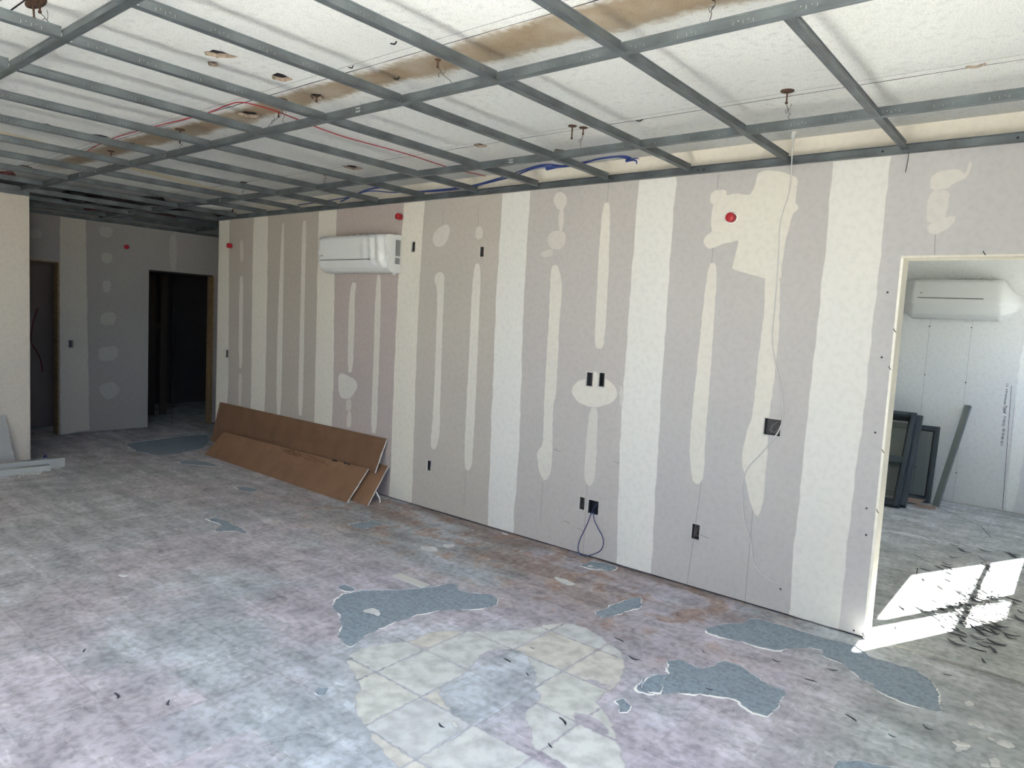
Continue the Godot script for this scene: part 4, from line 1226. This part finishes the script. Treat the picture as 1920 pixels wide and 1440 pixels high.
# ------------------------------------------------------------------ fittings on the striped wall
func elec_box(label: String, x: float, y: float, w: float, h: float, kind: String, at: Vector3, yaw := 0.0) -> void:
	var t := thing("electrical_box", label, "electrical box", at + Vector3(x, y, 0) if yaw == 0.0 else at, "boxes set into the walls")
	t.rotation.y = yaw
	var m := MB.new()
	var W := w / 2 + 0.001
	var H := h / 2 + 0.001
	m.box(Vector3(0, 0, -0.058), Vector3(2 * W, 2 * H, 0.002))
	m.box(Vector3(-W, 0, -0.035), Vector3(0.002, 2 * H, 0.046))
	m.box(Vector3(W, 0, -0.035), Vector3(0.002, 2 * H, 0.046))
	m.box(Vector3(0, -H, -0.035), Vector3(2 * W, 0.002, 0.046))
	m.box(Vector3(0, H, -0.035), Vector3(2 * W, 0.002, 0.046))
	part("box", m.done(), M.black if kind == "dark" or kind == "loop" else M.box_grey, t)
	# ragged gypsum lip where the cut was snapped
	var lip := MB.new()
	for s in [[-w / 2, -h / 2, w / 2, -h / 2], [w / 2, -h / 2, w / 2, h / 2], [-w / 2, h / 2, w / 2, h / 2], [-w / 2, -h / 2, -w / 2, h / 2]]:
		var k := 5
		for i in k:
			var a := Vector2(s[0], s[1]).lerp(Vector2(s[2], s[3]), float(i) / k)
			var b := Vector2(s[0], s[1]).lerp(Vector2(s[2], s[3]), float(i + 1) / k)
			var n := (a + b).normalized()
			var d := (b - a).normalized()
			var o := Vector2(d.y, -d.x)
			if o.dot(a) < 0.0:
				o = -o
			var wd := rng.randf_range(0.001, 0.004)
			var c := (a + b) / 2.0 + o * (wd / 2.0 - 0.0012)
			lip.box(Vector3(c.x, c.y, 0.0005), Vector3(absf(b.x - a.x) + (wd if absf(o.x) > 0.5 else 0.0005), absf(b.y - a.y) + (wd if absf(o.y) > 0.5 else 0.0005), 0.0022))
	part("gypsum_lip", lip.done(), M.cut_edge, t)
	if kind == "wires" or kind == "large":
		var wr := MB.new()
		wr.tube(curve([Vector3(-w * 0.2, -h * 0.4, -0.05), Vector3(-w * 0.1, 0, -0.03), Vector3(w * 0.15, h * 0.3, -0.04)], 0.01), 0.002, 6)
		wr.tube(curve([Vector3(-w * 0.15, h * 0.2, -0.05), Vector3(-w * 0.2, -h * 0.2, -0.025), Vector3(w * 0.1, -h * 0.3, -0.03), Vector3(w * 0.25, h * 0.1, -0.05)], 0.01), 0.002, 6)
		part("wire_end", wr.done(), M.wire if kind == "wires" else M.vent_grey, t)
	if kind == "red":
		part("wire_end", MB.new().tube(curve([Vector3(0, -0.03, -0.05), Vector3(0.006, 0, -0.02), Vector3(-0.004, 0.03, -0.05)], 0.01), 0.006, 6).done(), M.red, t)

func wall_fittings() -> void:
	var names := [
		"narrow open box right of the wrapped air conditioner", "open box with dark red wire high on the striped wall", "open box by the far left end of the striped wall", "open box low on the wall right of the leaning boards",
		"left box of the pair above the oval filler patch", "right box of the pair above the oval filler patch", "narrow low box left of the looped blue cable", "wide low box with looped blue cable coming out",
		"low open box with wires, third from the doorway side seam", "large square box behind the hanging white cable"]
	names[8] = "low open box with loose wires under the patched wall area"
	for i in OPENINGS.size():
		var o: Array = OPENINGS[i]
		elec_box(names[i], o[0], o[1], o[2], o[3], o[4], Vector3(0, 0, WZ))
	elec_box("small open box on the shaded far wall by the doorway", 0, 0, 0.052, 0.09, "plain", Vector3(BX, 1.10, -3.225), PI / 2)
	var caps := [["red pipe cap at the left end of the striped wall", -7.586, 2.333, 0.05], ["red pipe cap above the wrapped air conditioner", -4.755, 2.505, 0.05], ["red pipe cap in the large filler patch", -1.753, 2.341, 0.045]]
	for c in caps:
		cap(c[0], Vector3(c[1], c[2], WZ), Vector3(0, 0, 1), c[3])
	cap("dark red pipe cap on the shaded far wall", Vector3(BX, 2.329, -3.844), Vector3(1, 0, 0), 0.04)
	# white cable hanging down the wall
	var w := thing("white_cable", "long white cable hanging down the striped wall from the slab", "cable")
	var a := [Vector3(-1.405, 2.80, -4.15), Vector3(-1.409, 2.74, -4.15), Vector3(-1.412, 2.66, -4.16)]
	a.append_array(lift([-1.417, 2.53, -1.425, 2.446, -1.446, 2.365, -1.458, 2.259, -1.451, 2.105, -1.448, 1.92, -1.45, 1.733, -1.446, 1.608, -1.408, 1.454, -1.37, 1.332, -1.347, 1.208, -1.354, 1.113, -1.394, 1.028, -1.459, 0.931, -1.531, 0.828, -1.552, 0.725, -1.538, 0.596, -1.512, 0.485, -1.472, 0.395, -1.454, 0.3, -1.441, 0.261, -1.382, 0.211, -1.279, 0.157], "z", WZ + 0.010))
	var c := curve(a, 0.02)
	for i in c.size():
		c[i].z = maxf(c[i].z, WZ + 0.006) if c[i].y < 2.6 else c[i].z
	part("sheath", MB.new().tube(c, 0.0035, 8).done(), M.white_cable, w)
	var e: Vector3 = c[-1]
	part("bare_end", MB.new().tube([e, e + Vector3(0.012, -0.008, 0)], 0.003, 6).done(), M.black, w)
	part("plaster_lump", MB.new().tube(curve([Vector3(-1.405, 2.80, -4.15), Vector3(-1.413, 2.775, -4.152), Vector3(-1.408, 2.75, -4.155)], 0.01), 0.014, 8, 0.006).done(), M.pale_chip, w)
	var l := thing("cable_loop", "drooping loop of dark blue cable from the low wide box", "cable")
	var lp := [Vector3(-2.60, 0.39, WZ - 0.04), Vector3(-2.606, 0.36, WZ - 0.015)]
	lp.append_array(lift([-2.582, 0.399, -2.599, 0.331, -2.632, 0.235, -2.678, 0.127, -2.692, 0.065, -2.68, 0.021, -2.634, 0.013, -2.572, 0.036, -2.509, 0.079, -2.487, 0.134, -2.5, 0.188, -2.539, 0.237, -2.573, 0.286, -2.581, 0.334, -2.566, 0.364], "z", WZ + 0.03).slice(1, 14))
	lp.append(Vector3(-2.585, 0.335, WZ - 0.02))
	part("cable", MB.new().tube(curve(lp, 0.015), 0.0035, 8).done(), M.loop_blue, l)
	# hanging wire end on the right
	var hw := thing("wire_end", "short black wire hanging from the track above the doorway", "wire")
	part("wire", MB.new().tube(curve([Vector3(-0.822, 2.63, WZ + 0.012), Vector3(-0.824, 2.58, WZ + 0.01), Vector3(-0.83, 2.53, WZ + 0.006)], 0.02), 0.0016, 6).done(), M.black, hw)
	air_conditioner("air_conditioner", "plastic-wrapped white air conditioner on the striped wall", Vector3(-5.215, 2.012, WZ), 0.95, 0.33, 0.20, 0)
	air_conditioner("air_conditioner", "plastic-wrapped white air conditioner seen through the doorway", Vector3(-1.10, 1.915, RZ), 0.97, 0.41, 0.21, 1)

func cap(label: String, at: Vector3, axis: Vector3, length: float) -> void:
	var t := thing("pipe_cap", label, "pipe cap", at, "red pipe caps on the walls")
	part("cap", MB.new().lathe(Vector3.ZERO, axis, [[0.019, -0.02], [0.019, 0.0], [0.027, 0.002], [0.028, length * 0.5], [0.027, length - 0.003], [0.024, length], [0.0001, length]], 24).done(), M.red, t)
	if at.x > -3.0:                       # ring of filler round the cap in the patched area
		part("collar", MB.new().lathe(Vector3.ZERO, axis, [[0.0275, 0.0005], [0.036, 0.0008], [0.036, 0.0022], [0.0275, 0.0024]], 24).done(), M.gypsum, t)

func air_conditioner(called: String, label: String, at: Vector3, w: float, h: float, d: float, style: int) -> void:
	var t := thing(called, label, "air conditioner", at, "wrapped air conditioners")
	var nz := noise(1.0, 4, 60 + style)
	# section from the top at the wall, over the front, down to the wall
	var sec := [Vector2(0.0, h), Vector2(d * 0.55, h), Vector2(d * 0.88, h * 0.985), Vector2(d * 0.97, h * 0.93), Vector2(d, h * 0.7), Vector2(d, h * 0.45), Vector2(d * 0.985, h * 0.30), Vector2(d * 0.86, h * 0.13), Vector2(d * 0.62, h * 0.03), Vector2(d * 0.3, 0.0), Vector2(0.0, h * 0.02)]
	var fine := []
	for i in sec.size() - 1:
		for j in 4:
			fine.append(sec[i].lerp(sec[i + 1], j / 4.0))
	fine.append(sec[-1])
	var n := 72
	var grid := []
	for i in n + 1:
		var s := float(i) / n * 2.0 - 1.0                    # along the unit
		var row := []
		for k in fine.size():
			var q: Vector2 = fine[k]
			var x := s * w / 2
			var end := smoothstep(0.86, 1.0, absf(s))
			var z := q.x
			var y := q.y
			if style == 0:
				z *= 1.0 - 0.10 * end * end
				x += 0.004 * end * sin(y * 40.0) * signf(s)
				if s > 0.80:
					x += 0.012 * (s - 0.8) * sin(y * 50.0 + z * 30.0)
			else:
				var taper := smoothstep(0.78, 1.0, absf(s))
				z *= 1.0 - 0.55 * taper
				var lo := 0.14 if s < 0.0 else 0.22
				y = lerpf(y, clampf(y, h * lo, h * (0.97 if s < 0.0 else 0.62)), taper)
				x += (0.075 if s > 0.0 else 0.02) * taper * (1.0 - absf(y / h - 0.45) * 1.6) * signf(s)
			var amp := (0.0035 + 0.007 * smoothstep(0.3, 1.0, absf(s))) * (1.0 if q.x > 0.01 else 0.0)
			var wr := nz.get_noise_3d(x * 9.0, y * 22.0, q.x * 16.0) + 0.5 * absf(nz.get_noise_3d(x * 30.0 + y * 20.0, y * 9.0, 4.0))
			if style == 0 and s > 0.15 and q.x > d * 0.9:
				wr += 0.9 * sin((x + y * 0.12) * 62.0) * smoothstep(0.15, 0.5, s)
			if q.x > d * 0.5:
				z += amp * wr
			else:
				y += amp * wr * (1.0 if y > h / 2 else -0.6)
			row.append(Vector3(x, y, z))
		grid.append(row)
	var m := MB.new().smooth(true)
	for i in n:
		for k in fine.size() - 1:
			m.quad(grid[i][k], grid[i][k + 1], grid[i + 1][k + 1], grid[i + 1][k])
	m.smooth(false)
	for side in [0, n]:
		var mid := Vector3.ZERO
		for p in grid[side]:
			mid += p
		mid /= grid[side].size()
		var loop: Array = grid[side] + [grid[side][0]]
		for k in fine.size():
			if side == 0:
				m.tri(mid, loop[k + 1], loop[k])
			else:
				m.tri(mid, loop[k], loop[k + 1])
	part("plastic_wrap", m.done(), M.wrap if style == 0 else M.wrap_grey, t)
	var sl := MB.new()
	if style == 0:
		sl.box(Vector3(-0.06, h * 0.335, d + 0.004), Vector3(0.70, 0.005, 0.008))
		sl.box(Vector3(0.30, h * 0.32, d + 0.002), Vector3(0.03, 0.004, 0.006), Transform3D(Basis(Vector3(0, 0, 1), 0.0), Vector3.ZERO))
	else:
		sl.box(Vector3(-0.05, h * 0.52, d + 0.003), Vector3(0.58, 0.007, 0.008), Transform3D(Basis(Vector3(0, 0, 1), -0.008), Vector3.ZERO))
	part("louver_slot", sl.done(), M.slot, t)
	part("badge", MB.new().box(Vector3(-w * 0.41 if style == 0 else -w * 0.32, h * 0.46 if style == 0 else h * 0.65, d + 0.005), Vector3(0.022, 0.009, 0.004)).done(), M.vent_grey, t)
	# film puckered on top
	var pk := MB.new()
	for i in 5:
		var x := -0.2 + i * 0.09 + (0.1 if style == 1 else 0.0)
		pk.tube(curve([Vector3(x, h + 0.002, d * 0.2), Vector3(x + 0.03, h + 0.018 + 0.006 * (i % 2), d * 0.25), Vector3(x + 0.1, h + 0.004, d * 0.2)], 0.01), 0.007, 6, 0.004)
	part("film_pucker", pk.done(), M.wrap, t)
	if style == 0:
		part("side_label", MB.new().box(Vector3(w / 2 + 0.012, h * 0.66, d * 0.22), Vector3(0.003, h * 0.42, 0.05)).box(Vector3(w / 2 + 0.012, h * 0.32, d * 0.22), Vector3(0.003, h * 0.16, 0.045)).done(), M.vent_grey, t)
		part("film_tail", MB.new().tube(curve([Vector3(w / 2 - 0.01, 0.02, 0.07), Vector3(w / 2 + 0.01, -0.015, 0.08), Vector3(w / 2 + 0.018, 0.006, 0.06)], 0.01), 0.009, 6, 0.004).done(), M.wrap, t)

# ------------------------------------------------------------------ boards and offcuts
func board(t: Node3D, bl: Vector3, br: Vector3, tr: Vector3, tl: Vector3, thick: float, face: Material, face_name: String, seed_: int) -> void:
	var r := RandomNumberGenerator.new()
	r.seed = seed_
	var n := (br - bl).cross(tl - bl).normalized()
	var back := -n * thick
	var f := MB.new()
	f.col = Color(0.72, 0.70, 0.68) if seed_ == 5 else Color.WHITE
	f.quad(bl, br, tr, tl)
	f.quad(bl + back, tl + back, tr + back, br + back)
	part(face_name, f.done(), face, t)
	for s in [[br, tr, (br - bl).normalized(), 1], [bl, tl, (bl - br).normalized(), 0]]:
		var e := MB.new()
		e.col = lin(226, 224, 216)
		if s[3] == 1:
			e.quad(br, br + back, tr + back, tr)
		else:
			e.quad(tl, tl + back, bl + back, bl)
		for i in 9:
			var a: Vector3 = s[0].lerp(s[1], (i + r.randf()) / 9.3)
			var l := r.randf_range(0.015, 0.05)
			var dir: Vector3 = (s[1] - s[0]).normalized()
			e.box(Vector3(0, 0, 0), Vector3(r.randf_range(0.002, 0.010), l, thick * r.randf_range(0.35, 0.95)), Transform3D(Basis(s[2], dir, s[2].cross(dir)), a + back * r.randf_range(0.3, 0.7)))
		part("broken_edge", e.done(), M.cut_edge, t)
	var g := MB.new()
	g.col = lin(168, 168, 168)
	g.quad(bl, bl + back, br + back, br)
	g.quad(tl, tr, tr + back, tl + back)
	part("paper_edge", g.done(), M.paper, t)

func boards() -> void:
	var p := thing("plasterboard", "tall brown plasterboard strip leaning upright against the wall behind the others", "plasterboard", Vector3(-6.27, 0, -4.1), "brown plasterboard strips by the wall")
	var o := p.position
	board(p, Vector3(-7.765, 0.085, -4.092) - o, Vector3(-4.835, 0.235, -4.078) - o, Vector3(-4.81, 0.537, -4.183) - o, Vector3(-7.744, 0.541, -4.183) - o, 0.0125, M.kraft, "kraft_face", 5)
	for c in [[0.52, 0.0], [0.3, -0.4]]:
		var a := Vector3(-7.75, 0.085 + 0.454 * c[0], -4.0905 - 0.091 * c[0])
		var b := Vector3(-5.4 + c[1], 0.2 + 0.337 * c[0], -4.079 - 0.102 * c[0])
		part("crease_line", MB.new().quad_line2(a - o, b - o, Vector3(0, 0.25, 0.97), 0.003).done(), M.kraft_torn, p)
	var m := thing("plasterboard", "middle brown plasterboard strip showing only its right end", "plasterboard", Vector3(-5.4, 0, -3.95), "brown plasterboard strips by the wall")
	o = m.position
	board(m, Vector3(-5.15, 0.0, -3.882) - o, Vector3(-4.68, 0.0, -3.88) - o, Vector3(-4.765, 0.295, -4.172) - o, Vector3(-5.19, 0.295, -4.172) - o, 0.0125, M.kraft, "kraft_face", 6)
	var flap := MB.new()
	flap.tube(curve([Vector3(-4.70, 0.10, -3.99) - o, Vector3(-4.665, 0.05, -4.0) - o, Vector3(-4.68, 0.006, -4.02) - o], 0.01), 0.008, 6, 0.005)
	part("paper_flap", flap.done(), M.gypsum, m)
	var f := thing("plasterboard", "front brown plasterboard strip leaning low with torn upper edge", "plasterboard", Vector3(-6.17, 0, -3.95), "brown plasterboard strips by the wall")
	o = f.position
	var bl := Vector3(-7.48, 0.0, -3.868) - o
	var br := Vector3(-4.865, 0.0, -3.803) - o
	var tr := Vector3(-4.905, 0.262, -4.062) - o
	var tl := Vector3(-7.42, 0.245, -4.062) - o
	board(f, bl, br, tr, tl, 0.0125, M.kraft, "kraft_face", 7)
	var n := (br - bl).cross(tl - bl).normalized()
	var torn := MB.new()
	var r := RandomNumberGenerator.new()
	r.seed = 9
	for i in 14:
		var u := 0.50 + 0.012 * i + r.randf_range(-0.006, 0.006) if i < 9 else 0.62 + 0.03 * (i - 9)
		var v := (0.93 if i % 2 == 0 else 0.86) - (0.03 if i > 8 else 0.0) + r.randf_range(-0.03, 0.03)
		var l := r.randf_range(0.05, 0.11) if i < 9 else r.randf_range(0.2, 0.34)
		var a := bl.lerp(br, u).lerp(tl.lerp(tr, u), v) + n * 0.0008
		var tilt := r.randf_range(-0.10, 0.02) if i > 8 else r.randf_range(-0.5, 0.3)
		var along := (br - bl).normalized().rotated(n, tilt)
		torn.box(Vector3.ZERO, Vector3(l, r.randf_range(0.006, 0.016) if i < 9 else 0.005, 0.0016), Transform3D(Basis(along, n.cross(along), n), a))
	part("torn_paper", torn.done(), M.kraft_torn, f)
	var holes := MB.new()
	for u in [0.80, 0.815, 0.87, 0.89]:
		var a := bl.lerp(br, u).lerp(tl.lerp(tr, u), 0.985) + n * 0.001
		holes.box(Vector3.ZERO, Vector3(0.035, 0.014, 0.003), Transform3D(Basis((br - bl).normalized(), (tl - bl).normalized(), n), a))
	part("edge_notch", holes.done(), M.black, f)

func channel(t: Node3D, length: float, w: float, h: float, m: Material) -> void:      # a C-shaped steel stud along -z, open side down
	var a := MB.new()
	var s := 0.0012
	a.span(Vector3(-w / 2, h - s, -length), Vector3(w / 2, h, 0))
	part("web", a.done(), m, t)
	for k in [-1.0, 1.0]:
		var b := MB.new()
		b.span(Vector3(k * w / 2 - s / 2, 0, -length), Vector3(k * w / 2 + s / 2, h - s, 0))
		b.span(Vector3(k * (w / 2 - 0.009), 0, -length), Vector3(k * w / 2, s, 0))
		part("flange", b.done(), m, t)

func left_corner() -> void:
	var b := thing("plasterboard_offcut", "grey plasterboard offcut leaning on the left partition", "plasterboard", Vector3(-8.09, 0, -1.8))
	board(b, Vector3(0.045, 0.002, 1.4), Vector3(0.045, 0.002, -0.445), Vector3(-0.035, 0.475, -0.385), Vector3(-0.035, 0.475, 1.4), 0.0125, M.board_face, "face", 21)
	var s1 := thing("steel_stud", "steel stud on the floor nearer the room beside scrap sticks", "steel stud", Vector3(-7.55, 0, 0.0), "steel studs by the left partition")
	channel(s1, 2.385, 0.075, 0.055, M.stud_steel)
	var s2 := thing("steel_stud", "longer steel stud on the floor nearer the left partition", "steel stud", Vector3(-7.68, 0, 0.0), "steel studs by the left partition")
	channel(s2, 2.545, 0.075, 0.09, M.stud_steel)
	var r := RandomNumberGenerator.new()
	r.seed = 4
	for i in 8:
		var t := thing("scrap_stick", "short pale scrap stick in the small heap before the studs", "stick", Vector3(-7.455 + r.randf_range(-0.02, 0.04), 0.004 + 0.004 * (i % 4), -2.1 - i * 0.027), "pale scrap sticks on the floor")
		t.rotation.y = r.randf_range(-0.8, 0.9)
		t.rotation.z = r.randf_range(-0.02, 0.06)
		part("stick", MB.new().cbox(Vector3.ZERO, Vector3(0.012, 0.007, r.randf_range(0.05, 0.1)), 0.002, Transform3D(Basis(Vector3.UP, PI / 2), Vector3.ZERO)).done(), M.pale_chip, t)
	var bc := thing("blue_clip", "small blue plastic clip by the foot of the partition", "clip", Vector3(-8.13, 0, -2.53))
	part("clip", MB.new().cbox(Vector3(0, 0.012, 0), Vector3(0.035, 0.024, 0.03), 0.005).done(), M.blue, bc)
	part("tongue", MB.new().cbox(Vector3(0, 0.032, 0.004), Vector3(0.028, 0.018, 0.012), 0.004).done(), M.blue, bc)

# ------------------------------------------------------------------ the room beyond the doorway
func window_unit(t: Node3D, w: float, h: float, d: float, bar: float, transom: float, glass: bool) -> void:
	for r in [["stile", 0.0, bar, 0.0, h], ["stile", w - bar, w, 0.0, h], ["rail", bar, w - bar, 0.0, bar], ["rail", bar, w - bar, h - bar, h]]:
		var m := MB.new()
		m.span(Vector3(-w + r[1], r[3], 0), Vector3(-w + r[2], r[4], d * 0.62))
		var inset := 0.008
		m.span(Vector3(-w + r[1] + inset * (1.0 if r[0] == "stile" else 0.0), r[3] + inset, d * 0.62), Vector3(-w + r[2] - inset * (1.0 if r[0] == "stile" else 0.0), r[4] - inset, d))
		part(r[0], m.done(), M.frame, t)
	if transom > 0.0:
		part("transom", MB.new().span(Vector3(-w + bar, transom - 0.03, 0.004), Vector3(-bar, transom + 0.03, d * 0.9)).done(), M.frame, t)
	var bead := MB.new()
	for r in [[bar, bar + 0.014, bar, h - bar], [w - bar - 0.014, w - bar, bar, h - bar], [bar, w - bar, bar, bar + 0.014], [bar, w - bar, h - bar - 0.014, h - bar]]:
		bead.span(Vector3(-w + r[0], r[2], d * 0.1), Vector3(-w + r[1], r[3], d * 0.4))
	part("glazing_bead", bead.done(), M.black, t)
	if glass:
		part("pane", MB.new().span(Vector3(-w + bar, bar, d * 0.24), Vector3(-bar, h - bar, d * 0.30)).done(), M.pane, t)

func next_room_things() -> void:
	var a := thing("window_frame", "dark grey window frame with crossbar, front of the leaning stack", "window frame", Vector3(-1.312, 0.0, -7.855), "dark window frames leaning in the next room")
	window_unit(a, 0.66, 1.035, 0.05, 0.05, 0.50, false)
	a.rotation.x = -0.475
	var b := thing("window_frame", "dark grey window frame directly behind the front frame", "window frame", Vector3(-1.262, 0.0, -7.93), "dark window frames leaning in the next room")
	window_unit(b, 0.66, 1.0, 0.06, 0.055, 0.0, true)
	b.rotation.x = -0.475
	var c := thing("window_sash", "low dark glazed sash leaning on the far grey wall", "window sash", Vector3(-1.125, 0.0, -8.425))
	window_unit(c, 0.50, 0.80, 0.045, 0.045, 0.0, true)
	c.rotation.x = -0.19
	var s := thing("steel_stud", "steel channel leaning diagonally against the far grey wall", "steel stud", Vector3(-1.05, 0.0, -8.27))
	channel(s, 1.10, 0.055, 0.035, M.channel)
	var up := Vector3(0.145, 1.0, -0.34).normalized()
	var x := Vector3(1, 0, 0.35)
	x = (x - up * x.dot(up)).normalized()
	s.basis = Basis(x, (-up).cross(x), -up)
	for i in 2:
		var t := thing("cardboard_scrap", ["curled brown cardboard scrap beside the glazed sash", "flat brown cardboard scrap in front of the leaning channel"][i], "cardboard", [Vector3(-1.24, 0.03, -8.22), Vector3(-1.13, 0.012, -8.12)][i])
		var m := MB.new().smooth(true)
		for k in 12:
			for side in 4:
				var f := func(u: float, v: float) -> Vector3:
					return Vector3(-0.08 + 0.16 * v + 0.02 * sin(u * 5.0), (0.028 * sin(u * 3.6) if i == 0 else 0.010 * sin(u * 4.0 + v * 2.0)), -0.05 + 0.10 * u)
				m.quad(f.call(k / 12.0, side / 4.0), f.call((k + 1) / 12.0, side / 4.0), f.call((k + 1) / 12.0, (side + 1) / 4.0), f.call(k / 12.0, (side + 1) / 4.0))
		part("sheet", m.done(), M.card, t)

# ------------------------------------------------------------------ litter on the floors
func shard_mesh(k: int) -> ArrayMesh:
	var r := RandomNumberGenerator.new()
	r.seed = 100 + k
	var m := MB.new()
	var n := 6
	var l := 0.055 + 0.014 * k
	var bend := r.randf_range(-0.6, 0.8)
	var rows := []
	for i in n + 1:
		var f := float(i) / n
		var wv := (0.004 + 0.010 * sin(f * PI) * r.randf_range(0.6, 1.1)) * (1.0 + 0.2 * k)
		var c := Vector3((f - 0.5) * l, 0.0015 + 0.007 * pow(absf(f - 0.5) * 2.0, 2.0), bend * l * (f - 0.5) * (f - 0.5))
		rows.append([c + Vector3(0, 0.0, -wv / 2), c + Vector3(0, 0.0005, wv / 2), c + Vector3(0, 0.003, wv / 2), c + Vector3(0, 0.0026, -wv / 2)])
	for i in n:
		for k2 in 4:
			var k3 := (k2 + 1) % 4
			m.quad(rows[i][k2], rows[i][k3], rows[i + 1][k3], rows[i + 1][k2])
	m.quad(rows[0][0], rows[0][3], rows[0][2], rows[0][1])
	m.quad(rows[n][0], rows[n][1], rows[n][2], rows[n][3])
	return m.done()

func litter() -> void:
	var r := RandomNumberGenerator.new()
	r.seed = 21
	var meshes := []
	for k in 5:
		meshes.append(shard_mesh(k))
	var label := "dark curled sliver of broken flooring in the sunlit next room"
	var protos := []
	var placed: Array[Vector3] = []
	var count := 0
	for i in 215:
		var p := Vector3(r.randfn(-0.40, 0.11), 0.0, r.randfn(-5.2, 0.28)) if i < 160 else Vector3(r.randf_range(-0.76, -0.16), 0.0, r.randf_range(-6.9, -4.35))
		var close := false
		for q in placed:
			close = close or q.distance_to(p) < 0.026
		if close or p.x < -0.76 or p.x > -0.12 or p.z > -4.35:
			continue
		placed.append(p)
		var zone := "heap" if Vector2(p.x + 0.37, p.z + 5.22).length() < 0.17 else ("near" if p.z > -4.9 else ("far" if p.z < -5.75 else "mid"))
		label = {"heap": "dark curled flooring sliver in the heap by the pale crumbs", "near": "dark flooring sliver on the floor just inside the doorway", "far": "dark flooring sliver between the sun patch and the window frames", "mid": "dark flooring sliver scattered round the heap by the sun patch"}[zone]
		var set_: String = "dark flooring slivers, " + {"heap": "heaped", "near": "inside the doorway", "far": "towards the window frames", "mid": "round the heap"}[zone]
		var t: Node3D
		if protos.size() < 5:
			t = thing("flooring_shard", label, "shard", p, set_)
			part("sliver", meshes[protos.size()], M.slate, t)
			protos.append(t)
		else:
			t = dup(protos[i % 5], "flooring_shard", label, p, set_)
		t.rotation = Vector3(r.randf_range(-0.1, 0.1), r.randf_range(-0.7, 0.5) - 0.5, r.randf_range(-0.05, 0.12) if i < 160 else 0.0)
		t.position.y = (0.004 + 0.012 * r.randf()) if i < 110 else 0.002
		count += 1
	var chips := MultiMesh.new()
	chips.transform_format = MultiMesh.TRANSFORM_3D
	chips.mesh = meshes[0]
	chips.instance_count = 170
	for i in 170:
		var c := Vector3(r.randfn(-0.35, 0.045), 0.002 + 0.01 * r.randf(), r.randfn(-5.22, 0.09))
		chips.set_instance_transform(i, Transform3D(Basis(Vector3.UP, r.randf() * TAU).scaled(Vector3.ONE * r.randf_range(0.3, 0.75)), c))
	var mm := MultiMeshInstance3D.new()
	mm.name = "plaster_crumbs"
	mm.multimesh = chips
	mm.material_override = M.pale_chip
	add_child(mm)
	mm.set_meta("label", "heap of pale plaster crumbs among dark slivers on the sunlit floor")
	mm.set_meta("category", "debris")
	stuff(mm)
	var near := [[-1.2, -3.04], [-1.38, -3.38], [-0.88, -3.48], [-0.83, -3.67], [-0.64, -3.26], [-0.48, -3.23], [-0.38, -3.41], [-1.69, -3.72], [-1.6, -3.05], [-1.76, -3.19], [-1.88, -2.55], [-2.03, -2.78], [-2.03, -2.59], [-1.87, -1.97], [-1.53, -2.35], [-1.47, -2.17], [-3.35, -3.38], [-2.93, -3.74], [-3.49, -1.24], [-2.98, -1.19], [-5.05, -3.08], [-2.78, -1.3], [-0.39, -4.05], [-1.07, -3.56]]
	for i in near.size():
		var q := Vector2(near[i][0], near[i][1])
		var zone := "between the doorway and the bare patches" if q.x > -1.3 else ("among the squares of old tile bed" if q.x > -2.2 and q.y > -2.9 else ("near the striped wall's foot" if q.x > -2.2 else "on the open floor before the brown boards"))
		var t := dup(protos[i % 5], "flooring_splinter", "small dark splinter on the grey floor " + zone, Vector3(near[i][0], 0.001, near[i][1]), "dark splinters " + zone)
		t.rotation = Vector3(0, r.randf_range(-0.6, 0.4), 0)
		t.scale = Vector3.ONE * r.randf_range(0.35, 0.7)
		t.set_meta("category", "splinter")
	var lumps := [[-3.37, -4.165], [-2.5, -4.04], [-0.83, -4.16], [-2.42, -4.04], [-0.27, -3.8], [-0.23, -3.61], [-0.25, -3.38], [-0.16, -3.52], [-0.13, -3.34], [-4.35, -1.76], [-5.04, -2.4], [-1.84, -2.02]]
	for i in lumps.size():
		var t := thing("plaster_crumb", "small white plaster crumb on the main room's floor", "crumb", Vector3(lumps[i][0], 0.0, lumps[i][1]), "white plaster crumbs on the main floor")
		var m := MB.new()
		var s := r.randf_range(0.010, 0.022)
		m.lathe(Vector3.ZERO, Vector3.UP, [[s, 0.0], [s * 1.1, s * 0.25], [s * 0.7, s * 0.5], [0.0001, s * 0.55]], 7)
		part("crumb", m.done(), M.pale_chip, t)
		t.scale = Vector3(r.randf_range(0.8, 2.0), 0.6, r.randf_range(0.6, 1.2))
		t.rotation.y = r.randf_range(-0.6, 0.6)
	var st := thing("board_strip", "pale flat strip of board lying by the large bare patch", "strip", Vector3(-3.13, 0.0, -2.96))
	part("strip", MB.new().cbox(Vector3(0, 0.003, 0), Vector3(0.07, 0.006, 0.27), 0.0015, Transform3D(Basis(Vector3.UP, PI / 2), Vector3.ZERO)).done(), M.pale_chip, st)
